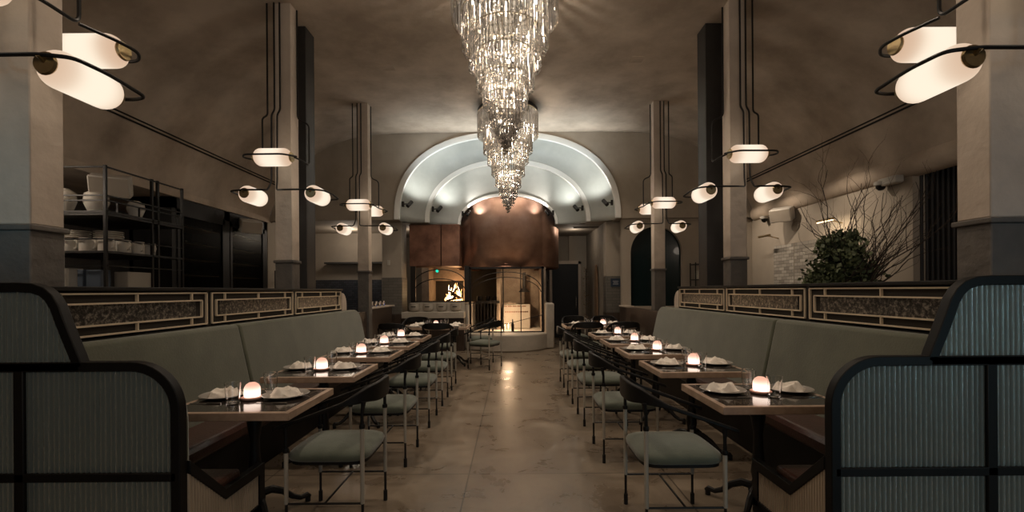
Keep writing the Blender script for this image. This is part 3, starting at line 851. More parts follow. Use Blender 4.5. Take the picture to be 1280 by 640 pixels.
for s, bx in ((-1, -1.50), (1, 1.66)):
    side = 'left' if s < 0 else 'right'; tb = 'far wide %s table' % side
    put(CL, 'candle', (bx + (0 if s < 0 else .12), 8.95, ZT), 0, 'glowing domed candle lamp on the %s' % tb, 'candle lamp', 'candle lamps on the tables', True)
    for dx in (-.38, .38):
        for dy in (-.23, .23):
            w1 = ('left' if dx < 0 else 'right'); w2 = ('near' if dy < 0 else 'far')
            k = rn.randrange(4)
            put(P0, 'plate', (bx + dx, 8.95 + dy, ZT), 0, 'pale plate at the %s %s seat of the %s' % (w2, w1, tb), 'plate', 'plates on the far wide tables')
            put(NAPS[k], 'nap%d' % k, (bx + dx, 8.95 + dy, ZT + .0075), rn.random(), 'linen napkin at the %s %s seat of the %s' % (w2, w1, tb), 'napkin', 'napkins on the far wide tables')
            put(G0, 'glass', (bx + dx * .45, 8.95 + dy * .9, ZT), 0, 'clear tumbler at the %s %s seat of the %s' % (w2, w1, tb), 'glass', 'tumblers on the far wide tables')

# ================================================================ CHAIRS  (faces +x locally)
def make_chair():
    t = thing('dining_chair', '', 'chair')
    def tube(name, pts, r, m_, n=8): MB().tube(pts, r, n).build(name, m_, t)
    for fx in (-1, 1):
        for fy in (-1, 1):
            x, y = .225 * fx, .24 * fy; ztop = .655 if fx < 0 else .515
            lg = MB().tube([(x, y, .20), (x, y, ztop)], .0125, 10).build('leg', 'cream_leg', t)
            q = MB(); q.tube([(x, y, .07), (x, y, .21)], .0085, 8)
            q.tube([(x, y, 0), (x, y, .07)], .0135, 10); q.build('leg_tip', 'black_metal', lg)
            top = .80 if fx < 0 else .655
            q = MB(); q.lathe([(.0, -.012), (.016, -.012), (.018, 0), (.016, .012), (.0, .012)], 12, (x, y, ztop))
            q.tube([(x, y, ztop), (x + (.0), y, (ztop + top) / 2), (x - .01 * (fx < 0), y, top)], [.011, .010, .015], 8)
            q.build('spindle', 'black_wood', lg)
    for fy in (-1, 1): tube('stretcher', [(-.225, .24 * fy, .20), (.225, .24 * fy, .20)], .0065, 'black_metal')
    tube('stretcher', [(0, -.24, .20), (0, .24, .20)], .0065, 'black_metal')
    # seat : domed rounded pad over a thin dark frame
    def outline(k, r_, z, inset):
        out = []
        for i in range(k):
            a = 2 * pi * i / k; c, s_ = cos(a), sin(a); n = 5.5
            out.append(((.245 - inset) * math.copysign(abs(c) ** (2 / n), c), (.235 - inset) * math.copysign(abs(s_) ** (2 / n), s_), z))
        return out
    K = 48; q = MB(); rings = [(.02, .435), (.002, .445), (-.004, .465), (.004, .485), (.03, .500), (.08, .512), (.14, .518), (.20, .520)]
    for ins, z in rings: q.v += outline(K, 1, z, ins)
    for j in range(len(rings) - 1):
        for i in range(K): q.f.append((j * K + i, j * K + (i + 1) % K, (j + 1) * K + (i + 1) % K, (j + 1) * K + i))
    q.f.append(tuple(range(K))); q.f.append(tuple((len(rings) - 1) * K + i for i in range(K)))
    q.build('seat', 'seat_green', t, angle=60)
    q = MB()
    for z0 in (.420,):
        o_ = outline(K, 1, z0, .012); i_ = outline(K, 1, z0, .03)
        q.v += o_ + i_ + [(x, y, z0 + .018) for x, y, z in o_] + [(x, y, z0 + .018) for x, y, z in i_]
        for i in range(K):
            j = (i + 1) % K
            q.f += [(i, j, K + j, K + i), (2 * K + i, 2 * K + j, 3 * K + j, 3 * K + i), (i, j, 2 * K + j, 2 * K + i), (K + i, K + j, 3 * K + j, 3 * K + i)]
    q.build('seat_frame', 'black_wood', t)
    # horseshoe back rail
    P = []; hs = []; th = []
    for i in range(41):
        u = i / 40; a = radians(90 + 180 * u)     # from +y side round the back to -y side
        w_ = abs(u - .5) * 2                        # 0 at rear, 1 at arm tip
        if w_ > .62:
            f = (w_ - .62) / .38; x = -.06 + .355 * f; y = .268 - .02 * f * f
        else:
            g = w_ / .62 * pi / 2; n = 2.6
            x = -.06 - .225 * abs(cos(g)) ** (2 / n); y = .268 * abs(sin(g)) ** (2 / n)
        y = y if u < .5 else -y
        z = .835 - .185 * (max(0, (x + .24)) / .51) ** 1.0
        P.append((x, y, z)); h = .098 * (1 - min(1, w_ / .56) ** 1.7) + .022
        hs.append(h); th.append(.026 + .014 * min(1, w_ / .6))
    MB().band(P, hs, th).build('backrest', 'black_wood', t, bevel=.006, angle=50)
    return remember(t)
ch = make_chair(); cu = False
def put_chair(x, y, rz, label, group):
    global cu
    if not cu: cu = True; ch.location = (x, y, 0); ch.rotation_euler = (0, 0, rz); tag(ch, label, 'chair', group); return
    copy_tree(ch, (x, y, 0), rz, label, group)
for i, y in enumerate(TL): put_chair(-1.115, y + rn.uniform(-.01, .01), pi, 'sage seat horseshoe-back chair at the %s table of the left row' % ORD[i], 'chairs on the aisle side of the rows')
for i, y in enumerate(TR): put_chair(.985, y - .1 * (i < 1) - .04, 0, 'sage seat horseshoe-back chair at the %s table of the right row' % ORD[i], 'chairs on the aisle side of the rows')
G = 'chairs round the far wide tables'
put_chair(-1.32, 8.18, pi / 2, 'horseshoe-back chair with its back to us at the far wide left table, aisle side', G)
put_chair(-2.08, 8.2, pi / 2 - .2, 'horseshoe-back chair near the left corner of the far wide left table', G)
put_chair(-.52, 8.58, pi - .45, 'horseshoe-back chair standing turned in the aisle beside the far wide left table', G)
put_chair(-.66, 9.35, pi + .2, 'horseshoe-back chair behind the turned chair, nearest the white hearth', G)
put_chair(-2.05, 9.62, -pi / 2, 'horseshoe-back chair on the far side of the wide left table', G)
put_chair(1.34, 8.2, pi / 2, 'horseshoe-back chair before the far wide right table, nearer the aisle', G)
put_chair(1.98, 8.2, pi / 2, 'horseshoe-back chair before the far wide right table, farther from the aisle', G)
put_chair(1.34, 9.65, -pi / 2, 'horseshoe-back chair facing us behind the far wide right table, nearer the aisle', G)
put_chair(1.98, 9.65, -pi / 2, 'horseshoe-back chair facing us behind the far wide right table, farther from the aisle', G)

# ================================================================ FIREPLACE
FX = -.12; FY = 12.52
hearth = thing('fireplace', 'round copper hooded fireplace with glass doors and white plaster hearth', 'fireplace', (FX, FY, 0))
Rh = 1.35
# copper hood in upright sheets
q = MB(); n = 190
for z in (2.05, 5.0):
    for k in range(n):
        a = 2 * pi * k / n; tt = ((a + pi / 2 - radians(18.9)) / radians(37.8)) % 1; Rk = Rh * (1 + .034 * (1 - (2 * tt - 1) ** 2))
        q.v.append((Rk * math.copysign(abs(cos(a)) ** .8, cos(a)), Rk * math.copysign(abs(sin(a)) ** .8, sin(a)) * .80, z))
for k in range(n): q.f.append((k, (k + 1) % n, n + (k + 1) % n, n + k))
hood = q.build('copper_hood', 'copper', hearth, solid=.02)
for z, r_ in ((2.05, .022), (2.12, .010)):
    MB().tube([(Rh * 1.005 * math.copysign(abs(cos(2 * pi * k / 64)) ** .8, cos(2 * pi * k / 64)), Rh * 1.005 * math.copysign(abs(sin(2 * pi * k / 64)) ** .8, sin(2 * pi * k / 64)) * .80, z) for k in range(64)], r_, 6, closed=True).build('hood_rim', 'copper_dark', hearth)
q = MB()
for k in range(9):
    a = -pi / 2 + radians(18.9) + radians(37.8) * k - radians(151.2); ca, sa = math.copysign(abs(cos(a)) ** .8, cos(a)), math.copysign(abs(sin(a)) ** .8, sin(a)); q.box(Rh * 1.003 * ca - .005, Rh * 1.003 * ca + .005, Rh * .80 * sa - .026, Rh * .80 * sa + .008, 2.07, 4.9)
q.build('hood_seams', 'soot', hearth)
# hearth plinth : rounded front
def plan(rx, ry, n=40, a0=180, a1=360): return [(rx * cos(radians(a0 + (a1 - a0) * i / n)), ry * sin(radians(a0 + (a1 - a0) * i / n))) for i in range(n + 1)]
pts = [(1.08, 1.2), (-1.08, 1.2)] + [(x, y - .82) for x, y in plan(1.08, 1.07)]
q = MB(); q.prism(pts, 'z', 0, .40); q.build('hearth_plinth', 'hearth_plaster', hearth, bevel=.03, seg=3)
for sx in (-1, 1):
    q = MB(); q.prism([(sx * .95, -1.30), (sx * 1.17, -1.20), (sx * 1.17, 1.0), (sx * .95, 1.0)], 'z', 0, 1.13); q.build('hearth_pier', 'hearth_plaster', hearth, bevel=.04, seg=3)
# glazed steel frame
fy = -1.12
q = MB()
for x in (-.93, -.10, .34, .885): q.box(x - (.03 if abs(x) > .8 else .012), x + (.03 if abs(x) > .8 else .012), fy - .02, fy + .02, .40, 2.05)
q.box(-.95, .93, fy - .02, fy + .02, 1.99, 2.04).box(-.93, .9, fy - .02, fy + .02, .40, .425)
q.build('door_frame', 'iron', hearth)
for rr, zc in ((1.0, .99), (1.0, .86)):
    q = MB(); q.tube([(-.02 + .88 * cos(radians(a)), fy - .03, zc + .45 + .47 * sin(radians(a)) ** .9) for a in range(10, 171, 8)], .011, 6)
    q.build('arch_bar', 'iron', hearth)
MB().tube([(-.6, fy - .05, .62), (0, fy - .05, .62), (.86, fy - .05, .83)], .008, 6).build('bar', 'iron', hearth)
MB().box(-.9, .87, fy - .004, fy + .004, .43, 1.98).build('glass_door', 'clear_glass', hearth)
# side rail box on the right pier
q = MB()
for y in (-1.0, -.6):
    q.tube([(1.05, y, 1.13), (1.05, y, 1.68)], .012, 6)
for z in (1.2, 1.68): q.tube([(1.05, -1.0, z), (1.05, -.6, z)], .012, 6)
q.build('side_rail', 'iron', hearth)
# interior
q = MB(); q.box(-.2, .95, .95, 1.1, .4, 2.6).box(.90, .98, -.9, 1.1, .4, 2.04); q.build('rear_wall', 'oven_brick', hearth)
MB().box(-1.1, -.2, .95, 1.1, .4, 2.6).build('rear_wall', 'soot', hearth)
q = MB(); q.box(-.14, .62, .0, .9, .40, 1.06)
ov = q.build('oven_body', 'hearth_plaster', hearth, bevel=.02)
q = MB()
for k in range(13): q.lathe([(0, -.01), (.020, -.01), (.020, .0), (0, .0)], 8, (-.06 + k * .05, .0, .86), axis='y')
for k in range(5): q.box(-.13 + k * .13, -.02 + k * .13, -.004, .0, 1.0, 1.03)
q.build('ornament_band', 'copper_dark', ov)
q = MB()
for k, (x, w_) in enumerate(((-.08, .06), (.05, .05), (.17, .07))): q.box(x - w_, x + w_, .05, .25, 1.06, 1.10 + .03 * (k % 2))
q.build('loose_bricks', 'oven_brick', ov)
MB().box(-.30, -.20, -.1, .95, .40, 2.3).build('flue_pier', 'oven_brick', hearth)
q = MB(); q.box(-.85, -.22, -.2, .9, 1.10, 1.17)
for k in range(7): q.box(-.82 + k * .09, -.80 + k * .09, -.2, -.17, .42, 1.1)
q.build('grill', 'iron', hearth)
for k, (x, w_) in enumerate(((-.78, .16), (-.55, .14), (-.36, .10))):
    MB().lathe([(0, 0), (w_ * .35, 0), (w_ * .5, .06), (w_ * .45, .13), (0, .13)], 16, (x, .1, 1.17)).build('pan', 'iron', hearth)
q = MB(); q.lathe([(0, 1.40), (.17, 1.40), (.10, 1.47), (.05, 1.52), (.04, 1.95), (0, 1.95)], 16, (.46, .2, 0)); q.build('hanging_hood', 'iron', hearth)
# candles and small fire in the hearth
for k, (x, y, h_) in enumerate(((.02, -.45, .13), (.11, -.55, .09), (-.07, -.5, .10))):
    o = tag(MB().lathe([(0, 0), (.028, 0), (.028, h_), (0, h_)], 14).build('pillar_candle', 'white_item', loc=(FX + x, FY + y, .402)), ('white pillar candle inside the fireplace, %s' % ('tallest of three', 'right of the tallest', 'left of the tallest')[k]), 'candle', 'candles burning in the fireplace')
    MB().lathe([(0, 0), (.011, .018), (.006, .04), (0, .06)], 8).build('flame', 'flame_hot', o, loc=(0, 0, h_ + .004))
t = thing('bottle', 'dark bottle standing at the front of the fireplace floor', 'bottle', (FX + .13, FY - .86, .402))
MB().lathe([(0, 0), (.035, 0), (.037, .18), (.014, .24), (.014, .31), (0, .31)], 14).build('body', 'black_wood', t)
l = bpy.data.lights.new('hearth_light', 'POINT'); l.energy = 26; l.color = (1, .66, .40); l.shadow_soft_size = .10
o = bpy.data.objects.new('hearth_light', l); COL.objects.link(o); o.location = (FX + .0, FY - .62, .72)
spot('oven_downlight', (FX + .35, FY - .5, 1.98), (FX + .3, FY + .5, .9), 45, 120, (1, .72, .45))

# ---------------------------------------------------------------- left: wood oven with second copper hood
kit = thing('wood_oven', 'copper topped wood oven with iron arches left of the fireplace', 'oven', (0, 0, 0))
q = MB(); q.box(-2.52, -1.75, 11.2, 11.9, 2.06, 3.09); q.build('copper_panel', 'copper_dark', kit, bevel=.01)
q = MB(); q.box(-1.735, -1.28, 11.2, 11.9, 2.06, 3.09); q.build('copper_panel', 'copper_dark', kit, bevel=.01)
q = MB(); q.box(-2.5, -2.38, 11.22, 11.3, 1.17, 2.06).box(-1.17, -1.06, 11.22, 11.3, 1.17, 2.06).box(-2.5, -1.06, 11.22, 11.3, 1.17, 1.20)
q.build('iron_frame', 'iron', kit)
for h_, zz in ((.36, 1.62), (.33, 1.42)):
    MB().tube([(-1.78 + .64 * cos(radians(a)), 11.24, zz + h_ * sin(radians(a))) for a in range(0, 181, 9)], .013, 6).build('arch_bar', 'iron', kit)
q = MB(); q.box(-2.5, -2.3, 12.6, 13.95, 0, 2.5); q.box(-2.3, -1.36, 13.3, 13.9, 0, 1.15).box(-2.3, -1.36, 13.3, 13.9, 1.75, 3.0).box(-1.42, -1.33, 13.3, 13.9, 1.15, 1.75)
q.build('oven_wall', 'oven_brick', kit)
MB().box(-2.3, -1.36, 13.75, 13.9, 1.1, 1.8).build('oven_back', 'soot', kit)
MB().box(-2.5, -1.36, 12.9, 13.95, 1.08, 1.15).build('oven_shelf', 'oven_brick', kit)
# fire
fire = thing('wood_fire', 'burning log fire in the wood oven left of the copper hood', 'fire', (-1.66, 13.2, 1.15))
for k in range(5):
    a = k * 1.3; q = MB(); q.tube([(-.22 * cos(a), -.16 - .04 * sin(a), .03 + .03 * k), (.22 * cos(a), -.14 + .06 * sin(a), .10 + .07 * k)], .030, 8); q.build('log', 'log_wood', fire)
rf = random.Random(5)
for k in range(15):
    x = rf.uniform(-.22, .22); y = rf.uniform(-.16, .02); hh = rf.uniform(.28, .66) * (1 - abs(x) * 2.4); w_ = rf.uniform(.018, .04)
    P = []; 
    for j in range(7):
        f = j / 6; P.append((x + .03 * sin(f * 5 + k), y, .02 + hh * f))
    MB().tube(P, [w_ * .8, w_, w_ * .9, w_ * .7, w_ * .45, w_ * .25, .002], 7).build('flame', 'flame_hot' if k % 2 else 'flame', fire)
l = bpy.data.lights.new('fire_light', 'POINT'); l.energy = 10; l.color = (1, .55, .25); l.shadow_soft_size = .12
o = bpy.data.objects.new('fire_light', l); COL.objects.link(o); o.location = (-1.6, 13.0, 1.6)
# counter with pots
cn = thing('serving_counter', 'pale plaster counter ledge in front of the wood oven', 'counter', (0, 0, 0))
MB().box(-2.62, -1.14, 10.75, 11.2, .80, .95).build('ledge', 'hearth_plaster', cn, bevel=.012)
MB().box(-2.5, -1.16, 10.95, 12.6, 0, .80).build('base', 'walnut', cn)
MB().box(-2.5, -1.16, 11.2, 11.32, .95, 1.17).build('upstand', 'hearth_plaster', cn)
pos = ('farthest left', 'second from left', 'second from right', 'nearest the fireplace')
for k in range(4):
    t = thing('crock', 'grey stoneware crock on the pale counter, %s' % pos[k], 'pot', (-2.36 + k * .33, 11.0, .95), 0, 'crocks on the oven counter')
    MB().lathe([(0, 0), (.07, 0), (.125, .05), (.14, .12), (.125, .185), (.13, .20), (.115, .20), (.11, .185), (0, .17)], 20).build('body', 'hearth_plaster', t)
    MB().box(-.055, .055, -.150, -.125, .115, .135).build('handle', 'soot', t)
o = tag(MB().lathe([(0, 0), (.035, 0), (.035, .05), (0, .05)], 12).build('indicator_lamp', 'green_led', loc=(-1.83, 11.17, 1.935)), 'small green indicator light under the left copper panels', 'indicator light')
o.rotation_euler = (pi / 2, 0, 0)

# ---------------------------------------------------------------- piers and back rooms
def pier(x0, x1, y0, y1, label, tile_top=1.78):
    o = MB().box(x0, x1, y0, y1, tile_top, 3.1).build('column', 'wall_paint'); tag(o, label, 'pillar'); o['kind'] = 'structure'
    MB().box(x0 - .012, x1 + .012, y0 - .012, y1 + .012, .9, tile_top).build('tiling', 'grey_tile', o)
    MB().box(x0 - .02, x1 + .02, y0 - .02, y1 + .02, 0, .9).build('dado', 'walnut', o)
    return o
p = pier(-3.12, -2.66, 10.95, 11.5, 'tiled square pier left of the wood oven')
MB().box(-2.99, -2.93, 10.93, 10.952, 2.08, 2.20).build('switch_plate', 'plastic_white', p)
# low bar walls
o = MB().box(-2.95, -2.80, 8.95, 10.6, 0, 1.10).build('bar_wall', 'walnut'); tag(o, 'dark wooden half wall beyond the left banquette', 'half wall')
MB().box(-3.0, -2.76, 8.9, 10.7, 1.10, 1.13).build('cap', 'cream_paint', o)
MB().box(-5.3, -2.95, 10.9, 11.2, 0, 1.05).build('front', 'bar_tile', o)
MB().box(-2.95, -2.80, 7.35, 8.95, 0, 1.06).build('panel', 'walnut', o)
o = MB().box(2.50, 2.66, 7.6, 10.58, 0, 1.06).build('bar_wall', 'walnut'); tag(o, 'dark wooden half wall beyond the right banquette', 'half wall')
MB().box(2.48, 2.68, 10.0, 10.58, 1.06, 1.09).build('cap', 'cream_paint', o)
# left far opening: pale wall, tiled bar back and screens
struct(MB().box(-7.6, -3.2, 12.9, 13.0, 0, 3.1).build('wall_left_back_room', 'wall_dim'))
o = MB().box(-5.6, -3.2, 12.82, 12.9, .9, 1.78).build('backsplash', 'bar_tile'); tag(o, 'dark glazed tile backsplash behind the left bar', 'backsplash')
o = MB().box(-5.2, -3.5, 12.6, 12.88, 2.22, 2.27).build('wall_rail', 'dark_steel'); tag(o, 'long dark rail on the pale wall of the back bar', 'rail')
o = MB().box(-4.35, -4.05, 12.84, 12.9, 2.5, 2.75).build('vent_grille', 'wall_dim'); tag(o, 'square vent on the pale wall of the back bar', 'vent')
q = MB(); q.lathe([(0, -.1), (.06, -.08), (.07, .0), (.05, .08), (0, .1)], 14, axis='x'); o = q.build('wall_camera', 'black_metal', loc=(-4.15, 12.8, 2.02)); tag(o, 'small black camera on the pale wall of the back bar', 'camera')
for k, x in enumerate((-4.12, -3.95)):
    t = thing('monitor', 'small blue lit screen on the back bar, %s one' % ('left', 'right')[k], 'monitor', (x * .88, 10.99, 1.05), 0, 'screens on the back bar')
    MB().box(-.08, .08, 0, .03, .05, .20).build('housing', 'black_metal', t); MB().box(-.055, .055, -.004, 0, .10, .16).build('screen', 'screen_blue', t)
    MB().box(-.04, .04, -.03, .05, 0, .05).build('stand', 'black_metal', t)
# pots of small glassware on bar wall
for k in range(4):
    o = MB().lathe([(0, 0), (.03, 0), (.035, .11), (.03, .11), (0, .01)], 12).build('jar', 'tumbler_glass', loc=(-2.88, 9.35 + k * .28, 1.13)); tag(o, 'small glass jar on the left half wall, %s from us' % ('first', 'second', 'third', 'fourth')[k], 'jar', 'jars on the left half wall')

# right back: wall with two arched dark windows
q = MB(); y0 = 10.6; ax, aw, z0, zs, zt = 3.37, .60, 1.06, 2.30, 2.92
xs = [2.56, ax - aw] + [ax + aw * sin(pi / 2 * k / 14) for k in range(-13, 14)] + [ax + aw, 5.6]
def az(x):
    u = abs(x - ax) / aw
    return zs + (zt - zs) * sqrt(max(0, 1 - u * u)) if u < 1 else None
for yy in (y0, y0 + .14):
    for a, b in zip(xs[:-1], xs[1:]):
        za, zb = az(a), az(b)
        mid = az((a + b) / 2)
        if mid is None: q.add([(a, yy, 0), (b, yy, 0), (b, yy, 3.1), (a, yy, 3.1)], [(0, 1, 2, 3)])
        else:
            q.add([(a, yy, 0), (b, yy, 0), (b, yy, z0), (a, yy, z0)], [(0, 1, 2, 3)])
            q.add([(a, yy, za or zs), (b, yy, zb or zs), (b, yy, 3.1), (a, yy, 3.1)], [(0, 1, 2, 3)])
prof = [(ax - aw, z0), (ax - aw, zs)] + [(ax + aw * sin(pi / 2 * k / 14), az(ax + aw * sin(pi / 2 * k / 14)) or zs) for k in range(-13, 14)] + [(ax + aw, zs), (ax + aw, z0)]
for (a, za), (b, zb) in zip(prof[:-1], prof[1:]): q.add([(a, y0, za), (b, y0, zb), (b, y0 + .14, zb), (a, y0 + .14, za)], [(0, 1, 2, 3)])
q.add([(ax - aw, y0, z0), (ax + aw, y0, z0), (ax + aw, y0 + .14, z0), (ax - aw, y0 + .14, z0)], [(0, 1, 2, 3)])
struct(q.build('wall_end_lower_right', 'wall_paint', smooth=False))
o = MB().prism([(x, z) for x, z in prof], 'y', y0 + .10, y0 + .12).build('window_4', 'green_glass'); struct(o)
MB().box(ax - .012, ax + .012, y0 + .08, y0 + .10, z0, 2.9).build('mullion', 'dark_steel', o)
# lit figure shapes seen through the arched glass are left out; pier with sign
p = pier(2.28, 2.62, 11.0, 11.3, 'tiled pier beside the arched dark window')
t = thing('wall_sign', 'small dark blue square sign on the tiled pier', 'sign', (2.50, 10.98, 1.62))
MB().box(-.12, .12, -.012, .004, -.10, .10).build('board', 'sign_blue', t)
q = MB()
for k, w_ in enumerate((.07, .055, .065)): q.box(-w_, w_, -.016, -.012, .03 - k * .035, .038 - k * .035)
q.build('lettering', 'sign_white', t)
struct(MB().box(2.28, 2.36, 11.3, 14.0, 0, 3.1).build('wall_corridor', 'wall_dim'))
struct(MB().box(1.75, 2.28, 13.9, 14.0, 0, 3.1).build('wall_corridor_end', 'wall_paint'))
# dark doorway
o = MB().box(1.22, 2.02, 13.86, 13.96, 0, 2.24).build('door_1', 'door_dark'); struct(o)
q = MB(); q.box(1.14, 1.22, 13.82, 14, 0, 2.32).box(2.02, 2.10, 13.82, 14, 0, 2.32).box(1.14, 2.10, 13.82, 14, 2.24, 2.34); q.build('door_frame', 'cream_paint', o)
MB().tube([(1.94, 13.84, .9), (1.94, 13.8, .95), (1.94, 13.8, 1.2), (1.94, 13.84, 1.25)], .012, 6).build('handle', 'steel', o)
# tall dried plant / carved panel
t = thing('dried_plant', 'tall dark dried plant in a pot beside the far doorway', 'plant', (2.10, 12.9, 0))
MB().lathe([(0, 0), (.13, 0), (.17, .35), (.15, .36), (0, .33)], 18).build('pot', 'pot_clay', t)
q = MB(); rp = random.Random(8)
for k in range(420):
    z = .35 + 1.75 * rp.random(); r_ = .14 * sqrt(max(.02, 1 - ((z - 1.1) / 1.05) ** 2)); a = rp.random() * 2 * pi
    c = Vector((r_ * cos(a) * rp.random() ** .5, r_ * sin(a), z)); d = Vector((cos(a), sin(a), rp.uniform(-.4, .8))) * .04; u = Vector((-sin(a), cos(a), 0)) * .016
    q.add([c, c + d * .5 + u, c + d, c + d * .5 - u], [(0, 1, 2, 3)])
q.build('foliage', 'dry_leaf', t)
q = MB(); q.tube([(0, 0, .3), (0, 0, 2.05)], .012, 6); q.build('stem', 'bark', t)
o = tag(MB().prism([(-.16, 0), (.16, 0), (.16, 1.5)] + [(.16 * cos(radians(a)), 1.5 + .62 * sin(radians(a))) for a in range(12, 180, 12)] + [(-.16, 1.5)], 'x', -.02, .02).build('arched_panel', 'brown_board', loc=(2.24, 12.1, 0), bevel=.005), 'tall narrow brown arched panel leaning on the corridor wall', 'panel')
# shelf unit at right far corner
t = thing('shelf_unit', 'small black wire shelf against the far wall right of the arched window', 'shelf', (4.28, 10.38, 0))
q = MB()
for x in (-.15, .35):
    for y in (-.15, .15): q.tube([(x, y, 0), (x, y, 2.05)], .013, 6)
q.build('post', 'black_metal', t)
for z in (.6, 1.25, 1.65, 2.0): MB().box(-.16, .36, -.16, .16, z, z + .02).build('shelf', 'black_metal', t)
for k, z in enumerate((1.27, 1.67)): tag(MB().box(-.1, .2, -.1, .1, 0, .2).build('storage_box', 'paper_item', loc=(4.3, 10.38, z), bevel=.008), 'pale box on the far black wire shelf, %s' % ('lower', 'upper')[k], 'box')

# ================================================================ LEFT SIDE: shelving, wine cabinets
unit = thing('shelving_unit', 'large open black steel shelving unit beyond the left partition', 'shelf', (0, 0, 0))
XS = -4.82; XB = -6.0; Ys = (5.42, 6.12, 6.22, 6.68)
ZSH = ((1.50, 'lower'), (1.96, 'middle'), (2.44, 'upper'))
q = MB()
for y in Ys: q.box(XS - .03, XS, y - .015, y + .015, 0, 2.98)
for x in (-5.42, XB): q.box(x - .015, x + .015, Ys[0] - .015, Ys[0] + .015, 0, 2.98)
for y in (6.68,): q.box(XB - .015, XB + .015, y - .015, y + .015, 0, 2.98)
q.build('post', 'black_metal', unit)
q = MB()
for z in (2.96, 2.62, 2.56):
    q.box(XB, XS, Ys[0] - .01, Ys[0] + .01, z - .008, z + .008).box(XS - .02, XS, Ys[0], Ys[-1], z - .008, z + .008)
for z in (2.10, 1.78): q.box(XB, XS, Ys[0] - .01, Ys[0] + .01, z - .008, z + .008).box(XS - .02, XS, Ys[0], Ys[-1], z - .008, z + .008)
for k in range(4): q.box(XS - .02, XS, Ys[0] + .15 + k * .33, Ys[0] + .16 + k * .33, 2.44, 2.56)
q.build('rail', 'black_metal', unit)
for z, nm in ZSH:
    MB().box(XB, XS, Ys[0], Ys[-1], z - .025, z).build('shelf', 'dark_steel', unit)
MB().box(XB, XS, Ys[0], Ys[-1], 2.385, 2.41).build('under_shelf', 'dark_steel', unit)
# mugs and crocks on the middle shelf
mug = thing('mug', '', 'mug')
MB().lathe([(0, 0), (.078, 0), (.084, .01), (.084, .158), (.077, .158), (.075, .012), (0, .012)], 22).build('cup', 'white_item', mug)
MB().tube([(.080, 0, .13), (.12, 0, .13), (.135, 0, .085), (.12, 0, .045), (.080, 0, .035)], .009, 6).build('handle', 'white_item', mug); remember(mug)
spots = [(-5.37, 5.53), (-5.15, 5.53), (-4.93, 5.54), (-4.92, 5.76), (-4.92, 5.97), (-4.93, 6.18)]
for k, (x, y) in enumerate(spots):
    put(mug, 'mug', (x, y, 1.96), -.3, 'white mug on the middle steel shelf, %s from the left column' % ('first', 'second', 'third', 'fourth', 'fifth', 'sixth')[k], 'mug', 'white mugs on the middle shelf', True)
stack = [(-5.56, 5.80, 'left'), (-5.22, 5.90, 'right')]
for x, y, w_ in stack:
    for k in range(4):
        o = MB().lathe([(0, 0), (.09, 0), (.155, .02), (.155, .026), (.09, .01), (0, .008)], 26).build('serving_plate', 'white_item', loc=(x, y, 2.14 + k * .026)); tag(o, 'white serving plate in the %s stack behind the mugs, %s' % (w_, ('bottom one', 'second up', 'third up', 'top one')[k]), 'plate', 'serving plates stacked on the shelving')
    o = MB().box(-.16, .16, -.12, .12, 0, .178).build('storage_box', 'brown_board', loc=(x, y, 1.961), bevel=.005); tag(o, 'brown box under the %s plate stack on the middle shelf' % w_, 'box')
for k, (x, y, sx, sy, h_, mm_, nm) in enumerate(((-5.42, 5.6, .12, .2, .26, 'white_item', 'white'), (-5.22, 5.55, .07, .1, .24, 'blue_item', 'dark blue'), (-5.04, 5.55, .18, .14, .235, 'blue_item', 'blue grey'), (-4.93, 5.95, .18, .42, .22, 'paper_item', 'long pale grey'))):
    o = MB().box(-sx / 2, sx / 2, -sy / 2, sy / 2, 0, h_).build('storage_box', mm_, loc=(x, y, 1.501), bevel=.008); tag(o, '%s box on the lower shelf of the black shelving unit' % nm, 'box')
for k, (x, y, r_, h_) in enumerate(((-5.5, 5.6, .12, .30), (-5.15, 5.65, .13, .28), (-4.95, 6.0, .10, .22))):  # white round shapes put in for blurred window and lamp light
    o = MB().lathe([(0, 0), (r_ * .6, 0), (r_, h_ * .5), (r_ * .9, h_ * .85), (r_ * .4, h_), (0, h_)], 20).build('jug', 'white_item', loc=(x, y, 2.441)); tag(o, 'white round jug on the upper steel shelf, %s' % ('beside the left column', 'behind the corner post', 'farthest along')[k], 'jug', 'white jugs on the upper shelf')
def speaker(loc, rz, label, tilt=.35, sc=1.0):
    t = thing('wall_speaker', label, 'speaker', loc, rz)
    MB().prism([(-.12, -.13), (.12, -.13), (.12, .13), (-.12, .13)], 'x', -.2, .2).build('cabinet', 'plastic_white', t, bevel=.02).rotation_euler = (tilt, 0, 0)
    MB().box(-.185, .185, -.128, -.122, -.115, .115).build('grille', 'wall_paint', t).rotation_euler = (tilt, 0, 0)
    MB().box(-.03, .03, .08, .2, .08, .16).build('bracket', 'black_metal', t)
speaker((-5.03, 5.72, 2.80), .55, 'pale grey speaker mounted at the top of the black shelving')
speaker((-5.42, 9.45, 2.82), .8, 'pale grey speaker above the glass wine cabinet doors')
# vent grille behind shelving
o = MB(); o.box(-6.9, -6.85, 6.7, 7.6, 2.6, 3.0)
